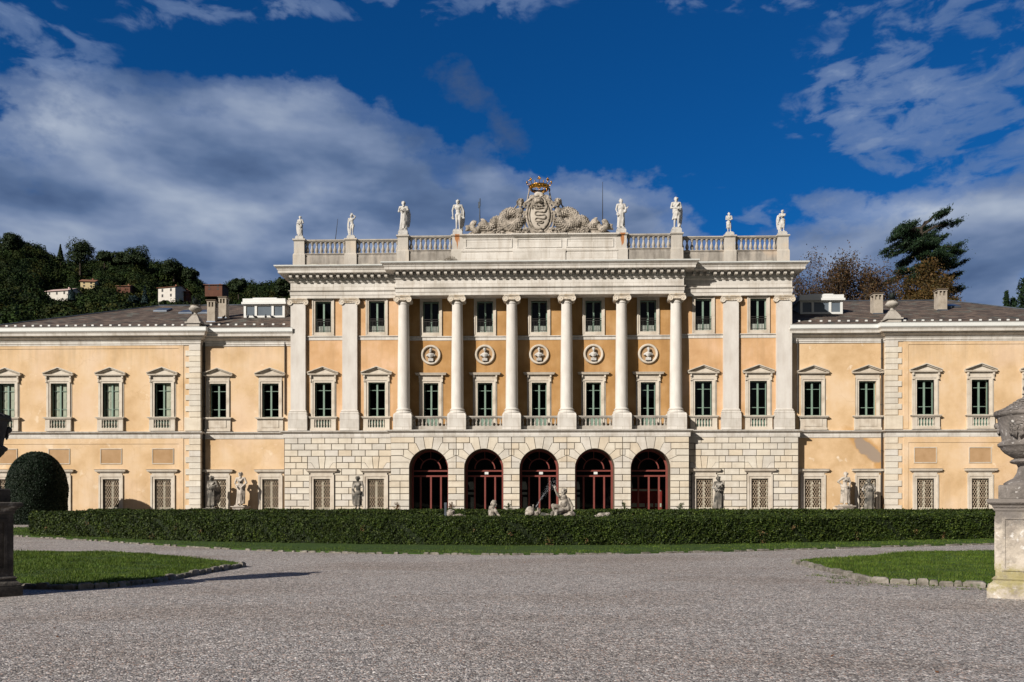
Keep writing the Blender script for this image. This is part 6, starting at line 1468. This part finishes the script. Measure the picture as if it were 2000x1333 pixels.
# ================================================================== trees behind the villa
M['bark'] = mat('bark', [(.035, .027, .020), (.07, .055, .042)], 6, 5, rough=.95)
def broad_tree(px, Y, ytop, wpx, label, mname, seed, leafn=9000, leaf=.16, group='bare-branched autumn trees behind the right wing'):
    x = PX(px, Y); h = PZ(ytop, x, Y); cr_ = wpx*Y/FPX/2; r = random.Random(seed); rng = np.random.default_rng(seed)
    t = empty('autumn_tree', (x, Y, .3), label, 'tree', group); b = MB(); tips = []
    def grow(p, d, L, rad, lev):
        q = p+d*L; mid = p.lerp(q, .5)+Vector((r.uniform(-1, 1), r.uniform(-1, 1), r.uniform(-.3, .6)))*L*.08
        b.tube([p, mid, q], [rad, rad*.85, rad*.66], 6 if lev < 2 else 4)
        if lev >= 2: tips.append((q, L)); tips.append((mid, L))
        if lev == 5: return
        for k in range(3 if lev < 3 else 2+(r.random() < .6)):
            nd_ = (d+Vector((r.gauss(0, .5), r.gauss(0, .5), r.gauss(.12, .28)))).normalized(); grow(q, nd_, L*r.uniform(.62, .82), rad*.6, lev+1)
    s0 = h*.38
    b.tube([(0, 0, -.5), (0, 0, s0)], [h*.028, h*.02], 10)
    for k in range(6):
        a = 2*PI*k/6+r.uniform(-.3, .3); grow(Vector((0, 0, s0*r.uniform(.85, 1))), Vector((math.cos(a)*.7, math.sin(a)*.7, r.uniform(.5, 1.1))).normalized(), h*.17, h*.011, 0)
    P = np.array([tuple(q) for q, L in tips]); mx = np.percentile(np.hypot(P[:, 0], P[:, 1]), 96); kx = cr_/mx; top = P[:, 2].max(); kz = (h-s0*.9)/(top-s0*.9)
    b.v = [(a*(kx if c > s0 else kx+(1-kx)*(1-max(0, c)/s0)**2), bb*kx if c > s0 else bb, s0*.9+(c-s0*.9)*kz if c > s0*.9 else c) for a, bb, c in b.v]
    b.build('trunk', 'bark', t)
    P = P*[kx, kx, 1]; P[:, 2] = s0*.9+(P[:, 2]-s0*.9)*kz
    idx = rng.integers(0, len(P), leafn); Q_ = P[idx]+rng.normal(size=(leafn, 3))*.42
    fast_quads('crown', leaf_quads(Q_, leaf, rng=rng), mname, t); return t
M['autumn'] = leafmat('autumn_leaves', [(.05, .035, .018), (.09, .05, .022), (.13, .07, .03), (.07, .06, .025)])
M['autumn2'] = leafmat('rusty_leaves', [(.05, .04, .012), (.10, .06, .018), (.14, .075, .02), (.06, .06, .018)])
M['pine'] = leafmat('pine_needles', [(.008, .022, .010), (.015, .035, .014), (.028, .055, .018)], trans=.05)
broad_tree(1570, 84, 498, 90, 'brownish autumn tree just right of the central block, half hidden', 'autumn', 21, 9000, .095)
broad_tree(1655, 82, 489, 150, 'widest brown autumn tree with thin open branches behind the lantern dormer', 'autumn', 23, 20000, .095)
broad_tree(1728, 86, 520, 90, 'lower brown autumn tree behind the right agave urn', 'autumn', 24, 10000, .095)
broad_tree(1800, 80, 515, 125, 'dense russet tree in front of the tall pine', 'autumn2', 27, 30000, .11, group=None)
# leaning pine with wind-swept pads
def pad_tree(name, px0, Y, pads, trunk, label, cat='tree', seed=1, nper=900):
    x0 = PX(px0, Y); t = empty(name, (x0, Y, .3), label, cat); rng = np.random.default_rng(seed); r = random.Random(seed); k = Y/FPX
    def W(px, py, dy=0): return Vector((PX(px, Y)-x0, dy, PZ(py, PX(px, Y), Y)-.3))
    b = MB(); tr = [Vector((0, 0, -.5))]+[W(*p) for p in trunk]; b.tube(tr, [.55-.48*i/(len(tr)-1) for i in range(len(tr))], 8); allP = []
    for (cx, cy, w, h) in pads:
        dy = r.uniform(-2.6, 2.6); c = W(cx, cy, dy)
        # nearest trunk point below the pad
        best = min(tr[1:], key=lambda q: abs(q.z-(c.z-abs(c.x-q.x)*.15))+.0*abs(q.x-c.x)); b.tube([best, best.lerp(c, .5)+Vector((0, 0, .3)), c], [.16, .12, .05], 5)
        for j in range(max(3, int(w/7))):
            u = (j+.5)/max(3, int(w/7))-.5; cc = c+Vector((u*w*k, r.uniform(-1, 1), r.uniform(-.4, .4)*h*k)); b.tube([c, cc], [.05, .02], 4)
            n = int(nper*w*h/700/max(3, int(w/7)))+60; pts = rng.normal(size=(n, 3))*[w*k/max(3, int(w/7))*.45, .7, h*k*.17]+np.array(cc); allP.append(pts)
    b.build('trunk', 'bark', t); P = np.concatenate(allP); fast_quads('crown', leaf_quads(P, .13, aspect=.28, rng=rng), 'pine', t)
pads = [(1822, 430, 22, 12), (1812, 437, 22, 9), (1838, 447, 26, 11), (1818, 453, 26, 9), (1763, 452, 36, 13), (1787, 447, 30, 9), (1748, 462, 26, 13), (1738, 472, 22, 10), (1745, 486, 14, 10), (1752, 495, 12, 8), (1762, 475, 24, 11), (1790, 461, 26, 9), (1779, 470, 16, 14), (1768, 484, 16, 14), (1758, 499, 14, 7),
        (1820, 472, 34, 12), (1808, 480, 24, 11), (1832, 470, 14, 7), (1785, 495, 34, 14), (1805, 490, 36, 14), (1782, 505, 24, 10), (1825, 495, 36, 14), (1838, 505, 32, 12), (1856, 500, 22, 8), (1868, 514, 28, 8), (1850, 513, 20, 9), (1800, 515, 36, 14), (1828, 522, 36, 14), (1770, 530, 40, 12), (1760, 537, 24, 9), (1800, 545, 60, 22), (1838, 545, 40, 14), (1862, 540, 28, 10), (1868, 535, 18, 8), (1840, 565, 40, 14), (1866, 566, 30, 10), (1872, 583, 24, 11), (1850, 582, 30, 12)]
pad_tree('leaning_pine', 1806, 88, pads, [(1806, 700), (1808, 600), (1806, 540), (1803, 490), (1799, 460), (1800, 445), (1815, 432)], 'tall dark pine with a bent wind-blown top behind the right wing', seed=4, nper=2600)
def cone_tree(px, Y, ytop, wpx, label, seed, mname='pine'):
    x = PX(px, Y); h = PZ(ytop, x, Y); rng = np.random.default_rng(seed); t = empty('conifer', (x, Y, .3), label, 'tree'); R_ = wpx*Y/FPX/2
    b = MB(); b.tube([(0, 0, -.5), (0, 0, h-.3)], [.4, .05], 8); n = 26000; u = rng.random(n)**.7; a = rng.random(n)*2*PI; lay = np.floor(u*16)/16; rr = R_*(u*.9+.1)*(.55+.5*rng.random(n))*(.75+.35*np.sin(a*3+lay*40))
    P = np.c_[rr*np.cos(a), rr*np.sin(a), h*(1-u*.72)-.25*rr+rng.normal(size=n)*.12]; b.build('trunk', 'bark', t); fast_quads('crown', leaf_quads(P, .17, aspect=.35, rng=rng), mname, t)
cone_tree(2003, 95, 548, 190, 'dark pointed conifer at the far right edge', 3); cone_tree(1966, 97, 574, 60, 'slim small conifer left of the dark one at the right edge', 5); cone_tree(1979, 98, 588, 90, 'low dark conifer top just over the right hip of the roof', 6)

# ================================================================== wooded hill
prof = [(-700, 420), (-300, 440), (-80, 462), (0, 472), (35, 470), (62, 482), (90, 495), (120, 515), (150, 518), (185, 516), (215, 514), (250, 512), (285, 520), (320, 525), (345, 532), (370, 545), (392, 560), (430, 563), (480, 565), (520, 566), (560, 566), (620, 572), (760, 590), (1100, 640), (1500, 660)]
pa = np.array(prof, float)
def sky_y(px): return np.interp(px, pa[:, 0], pa[:, 1]+np.interp(pa[:, 0], [0, 100, 400, 600], [13, 10, 3, 2]))
R0, R1 = 230.0, 620.0
def hill_pt(px, t):
    """t=0 foot, 1 skyline, >1 behind"""
    d = R0+(R1-R0)*t; l = (px-1000)/FPX*d; x = l*cY-d*sY; y = l*sY+d*cY
    ys_ = 690+(sky_y(px)-690)*np.minimum(t, 1)**.9
    z = EYE+(HOR-ys_)*d/FPX-np.maximum(t-1, 0)*120
    z = z+(1.5*np.sin(px*.05+t*9)+1.0*np.sin(px*.11-t*17))*np.clip(1-t, 0, 1)*2
    return x, y, z
hm = MB(); nu, nv = 90, 26
for j in range(nv):
    for i in range(nu):
        t = j/(nv-1)*1.35-.12; x, y, z = hill_pt(-700+2300*i/(nu-1), max(t, 0)); 
        hm.v.append((float(x), float(y)-(40 if t < 0 else 0), float(z) if t >= 0 else -2))
for j in range(nv-1):
    for i in range(nu-1): a = j*nu+i; hm.f.append((a, a+1, a+nu+1, a+nu))
M['hill'] = mat('hill_ground', [(.012, .02, .008), (.02, .03, .012)], .05, 5)
hm.build('hill', 'hill', kind='structure', smooth=True)
M['wood'] = leafmat('hill_foliage', [(.018, .026, .010), (.027, .038, .014), (.040, .052, .019)], trans=.0, spec=.05, nscale=.02, namp=(.7, 1.2), clump=[(.45, .5, .5), (.8, 1.0, .8), (1.1, 1.1, .8), (.7, .95, .9), (1.7, 1.25, .8), (1.2, 1.5, 1.1), (.55, .7, .7)])
def crown_pts(c, r, h, n, rng):
    """lumpy crown shell made of leaf clumps"""
    v = rng.normal(size=(n, 3)); v /= np.linalg.norm(v, axis=1)[:, None]; v[:, 2] = np.abs(v[:, 2])*1.0-.25*(rng.random(n) < .4)
    ph = rng.random(3)*6; bump = 1+.16*np.sin(4*np.arctan2(v[:, 1], v[:, 0])+ph[0]+3*v[:, 2])+.12*np.sin(7*v[:, 2]+ph[1]+2*v[:, 0])
    P = v*(bump*(.80+.25*rng.random(n)))[:, None]*[r, r, h]; return P+c, v
def clear(px, py):   # keep the houses in view
    return any(a < px < b and c < py < d for a, b, c, d in HOUSEBOX)
HOUSEBOX = [(74, 142, 553, 590), (150, 190, 540, 562), (292, 352, 552, 592), (395, 446, 548, 580), (226, 256, 552, 564), (340, 368, 560, 592)]
rng = np.random.default_rng(77); PP, NN, CC = [], [], []; cnt = 0
for t in np.linspace(1.02, .02, 42):
    d = R0+(R1-R0)*t; step = 6.6/d*FPX*.62
    px = -260+rng.random()*step
    while px < 900:
        tt = t+rng.uniform(-.012, .012); x, y, z = hill_pt(px, tt); r_ = rng.uniform(2.6, 5.4); hh = r_*rng.uniform(.9, 1.35)
        py = HOR-(z-EYE)*FPX/d; top = py-hh*1.5*FPX/d
        low = clear(px, top+6) or clear(px, top+14) or clear(px, py)
        if low: hh *= .3; r_ *= .5
        if px < 640 or t > .5:
            n = int(400 if px < 600 else 90); P, v = crown_pts(np.array([x, y, z+hh*.4]), r_, hh, n, rng); PP.append(P); NN.append(v); CC.append(np.full(n, rng.random())); cnt += 1
        px += step*rng.uniform(.7, 1.3)
P = np.concatenate(PP); N_ = np.concatenate(NN); wo = fast_quads('woodland', leaf_quads(P, .5, N_, .5, .7, rng), 'wood', kind='stuff', label='dense dark wood covering the hill on the left', category='woodland')
wo.data.attributes.new('clump', 'FLOAT', 'FACE').data.foreach_set('value', np.concatenate(CC).astype(np.float32))
# big single trees on the skyline
def sky_tree(px, py_top, wpx, hpx, d, label, seed, name='hill_tree', cone=False, mname='wood2'):
    l = (px-1000)/FPX*d; x = l*cY-d*sY; y = l*sY+d*cY; ztop = EYE+(HOR-py_top)*d/FPX; H = hpx*d/FPX; R_ = wpx*d/FPX/2; rng = np.random.default_rng(seed)
    t = empty(name, (x, y, ztop-H), label, 'tree', 'trees standing out on the hill skyline'); b = MB(); b.tube([(0, 0, -3), (0, 0, H*.6)], [R_*.09, R_*.05], 6); b.build('trunk', 'bark', t); P = []
    if cone:
        n = 1500; u = rng.random(n); a = rng.random(n)*2*PI; rr = R_*u*(.6+.5*rng.random(n)); P = np.c_[rr*np.cos(a), rr*np.sin(a), H*(1-u*.9)]; N_ = np.c_[np.cos(a), np.sin(a), .4+0*a]
    else:
        Ps, Ns = [], []
        for k in range(16):
            a = rng.random()*6.28; q = rng.random()**.5*.55; c = np.array([R_*q*math.cos(a), R_*q*math.sin(a), H*rng.uniform(.18, .72)]); p, v = crown_pts(c, R_*.5, H*.28, 420, rng); Ps.append(p); Ns.append(v)
        P = np.concatenate(Ps); N_ = np.concatenate(Ns)
    fast_quads('crown', leaf_quads(P, .45, N_, .5, .7, rng), mname, t)
M['wood2'] = leafmat('skyline_foliage', [(.016, .028, .012), (.028, .045, .018), (.045, .062, .025)], trans=.0, spec=.1)
M['cypress'] = leafmat('blue_conifer', [(.03, .055, .055), (.05, .08, .08)], trans=0, spec=.1)
sky_tree(157, 464, 62, 66, 560, 'large round tree rising highest above the hill ridge', 31); sky_tree(204, 490, 28, 26, 560, 'small dark round tree on the ridge', 32)
sky_tree(266, 481, 60, 46, 560, 'broad dark tree on the ridge above the white house', 33); sky_tree(234, 491, 40, 32, 565, 'grey-green tree left of the broad ridge tree', 34); sky_tree(118, 478, 14, 34, 565, 'small pointed conifer left of the largest ridge tree', 35, cone=True)
sky_tree(25, 455, 44, 40, 560, 'bushy tree on the ridge near the left edge', 36); sky_tree(340, 508, 50, 34, 560, 'wide low tree above the slope right of the ridge', 37); sky_tree(372, 525, 34, 34, 560, 'dark tree at the right end of the ridge', 38); sky_tree(466, 546, 32, 28, 420, 'dark round tree behind the left lantern dormer', 39); sky_tree(552, 545, 34, 36, 400, 'dark tree beside the left end of the main cornice', 40)
sky_tree(283, 560, 12, 36, 400, 'slender blue-green conifer left of the white house', 41, cone=True, mname='cypress'); sky_tree(140, 565, 14, 24, 395, 'blue-grey conifer right of the long pink-roofed house', 42, cone=True, mname='cypress'); sky_tree(262, 578, 20, 18, 380, 'low blue-green bush below the ridge', 43, mname='cypress')
# hill houses
HW_ = [mat('house_white', [(.62, .58, .52), (.72, .68, .62)], .5, 4), mat('house_pink_roof', [(.50, .36, .32), (.60, .44, .40)], .5, 4), mat('house_yellow', [(.60, .48, .26), (.66, .54, .32)], .5, 4), mat('house_brick', [(.11, .045, .03), (.15, .065, .04)], .5, 4), mat('tile_roof', [(.20, .09, .055), (.30, .15, .09)], .8, 5)]
def house(px0, px1, py_top, py_bot, d, wallm, roofm, label, depth=9, rz=0, roofh=.28, floors=2, arch=False):
    cx = (px0+px1)/2; l = (cx-1000)/FPX*d; x = l*cY-d*sY; y = l*sY+d*cY; w_ = (px1-px0)*d/FPX/2; zb = EYE+(HOR-py_bot)*d/FPX; H = (py_bot-py_top)*d/FPX
    t = empty('hill_house', (x, y, zb), label, 'house', 'houses on the hillside', rz); he = H*(1-roofh)
    b = MB(); b.box(-w_, w_, 0, depth, -3, he); b.build('wall', wallm, t)
    rf = MB(); e = .6; m_ = depth/2
    rf.add([(-w_-e, -e, he-.1), (w_+e, -e, he-.1), (w_+e, depth+e, he-.1), (-w_-e, depth+e, he-.1), (-w_-e, m_, H), (w_+e, m_, H), (-w_-e, -e, he+.1), (w_+e, -e, he+.1), (w_+e, depth+e, he+.1), (-w_-e, depth+e, he+.1), (-w_-e, m_, H+.25), (w_+e, m_, H+.25)],
           [(0, 1, 5, 4), (2, 3, 4, 5), (6, 7, 11, 10), (8, 9, 10, 11), (0, 1, 7, 6), (2, 3, 9, 8), (0, 6, 10, 4), (4, 10, 9, 3), (1, 5, 11, 7), (5, 2, 8, 11)])
    g = MB(); 
    for sx in (-w_, w_-.02): g.add([(sx, 0, he-.12), (sx+.02, depth, he-.12), (sx+.01, m_, H-.05)], [(0, 1, 2)])
    rf.build('roof', roofm, t); g.build('gable', wallm, t)
    n = max(2, int(w_*2/4)); hf_ = he/floors
    for f in range(floors):
        for k in range(n):
            xx = -w_+2*w_*(k+.5)/n; q = MB(); q.box(xx-.5, xx+.5, -.06, 0, hf_*f+hf_*.25, hf_*f+hf_*.78); q.build('window', 'iron', t)
    q = MB(); q.box(w_*.3, w_*.3+.7, m_-.3, m_+.4, H-.6, H+1.0); q.build('chimney', roofm, t); return t
house(306, 345, 556, 583, 420, HW_[0], HW_[4], 'white two-storey house with a brown tiled roof on the hill', rz=R(-14), depth=10, roofh=.22)
house(86, 136, 560, 578, 430, HW_[0], HW_[1], 'long low house with a pale pink roof on the hill', rz=R(-10), depth=12, roofh=.5, floors=1)
house(158, 184, 544, 562, 470, HW_[2], HW_[4], 'small yellow house half buried in trees on the hill', rz=R(10), depth=8, roofh=.35)
house(350, 364, 566, 582, 425, HW_[3], HW_[4], 'small orange brick shed right of the white house', depth=6, floors=1)
house(400, 434, 554, 568, 430, HW_[3], HW_[4], 'dark red-brick house with a flat roofline behind the left chimneys', depth=9, roofh=.18)
house(228, 254, 556, 562, 450, HW_[3], HW_[4], 'low red roof peeping from the wooded slope', depth=6, floors=1, roofh=.5)

# mountains across the lake, behind the camera: they darken what the windows mirror
mm = MB(); nu, nv = 96, 8; rng = np.random.default_rng(5)
for j in range(nv):
    for i in range(nu):
        a = R(175+190*i/(nu-1)); t = j/(nv-1); d = 1400+900*t; hgt = (430+130*math.sin(i*.21)+70*math.sin(i*.53+1)+25*math.sin(i*1.7))*math.sin(min(1, t*1.25)*PI/2)
        mm.v.append((d*math.cos(a), d*math.sin(a)-60, hgt-10+float(rng.normal())*8*t))
for j in range(nv-1):
    for i in range(nu-1): a = j*nu+i; mm.f.append((a, a+1, a+nu+1, a+nu))
mm.build('mountains', mat('mountain_forest', [(.012, .022, .016), (.028, .045, .03)], .01, 6), kind='structure', smooth=True)

# weed growing from the parapet joint
wx, wy, wz = PX(880, 53.0), 53.0, PZ(516, 0, 53.0)
rng = np.random.default_rng(9); k = 420; a = rng.random(k)*PI; rr = rng.random(k)**.6*.42; P = np.c_[rr*np.cos(a)*1.1, -.05-.08*rng.random(k), rr*np.sin(a)+.12]
t = empty('wall_weed', (wx, wy, wz), 'thin dry weed sprouting from the parapet left of the crest', 'weed'); fast_quads('leaves', leaf_quads(P, .022, rng=rng), 'autumn2', t)
m = MB()
for k in range(9): a = PI*(k+.5)/9; m.tube([(0, -.02, 0), (.2*math.cos(a), -.08, .25*math.sin(a)+.05), (.42*math.cos(a), -.08, .42*math.sin(a)+.1)], [.008, .006, .003], 4)
m.build('stem', 'bark', t)
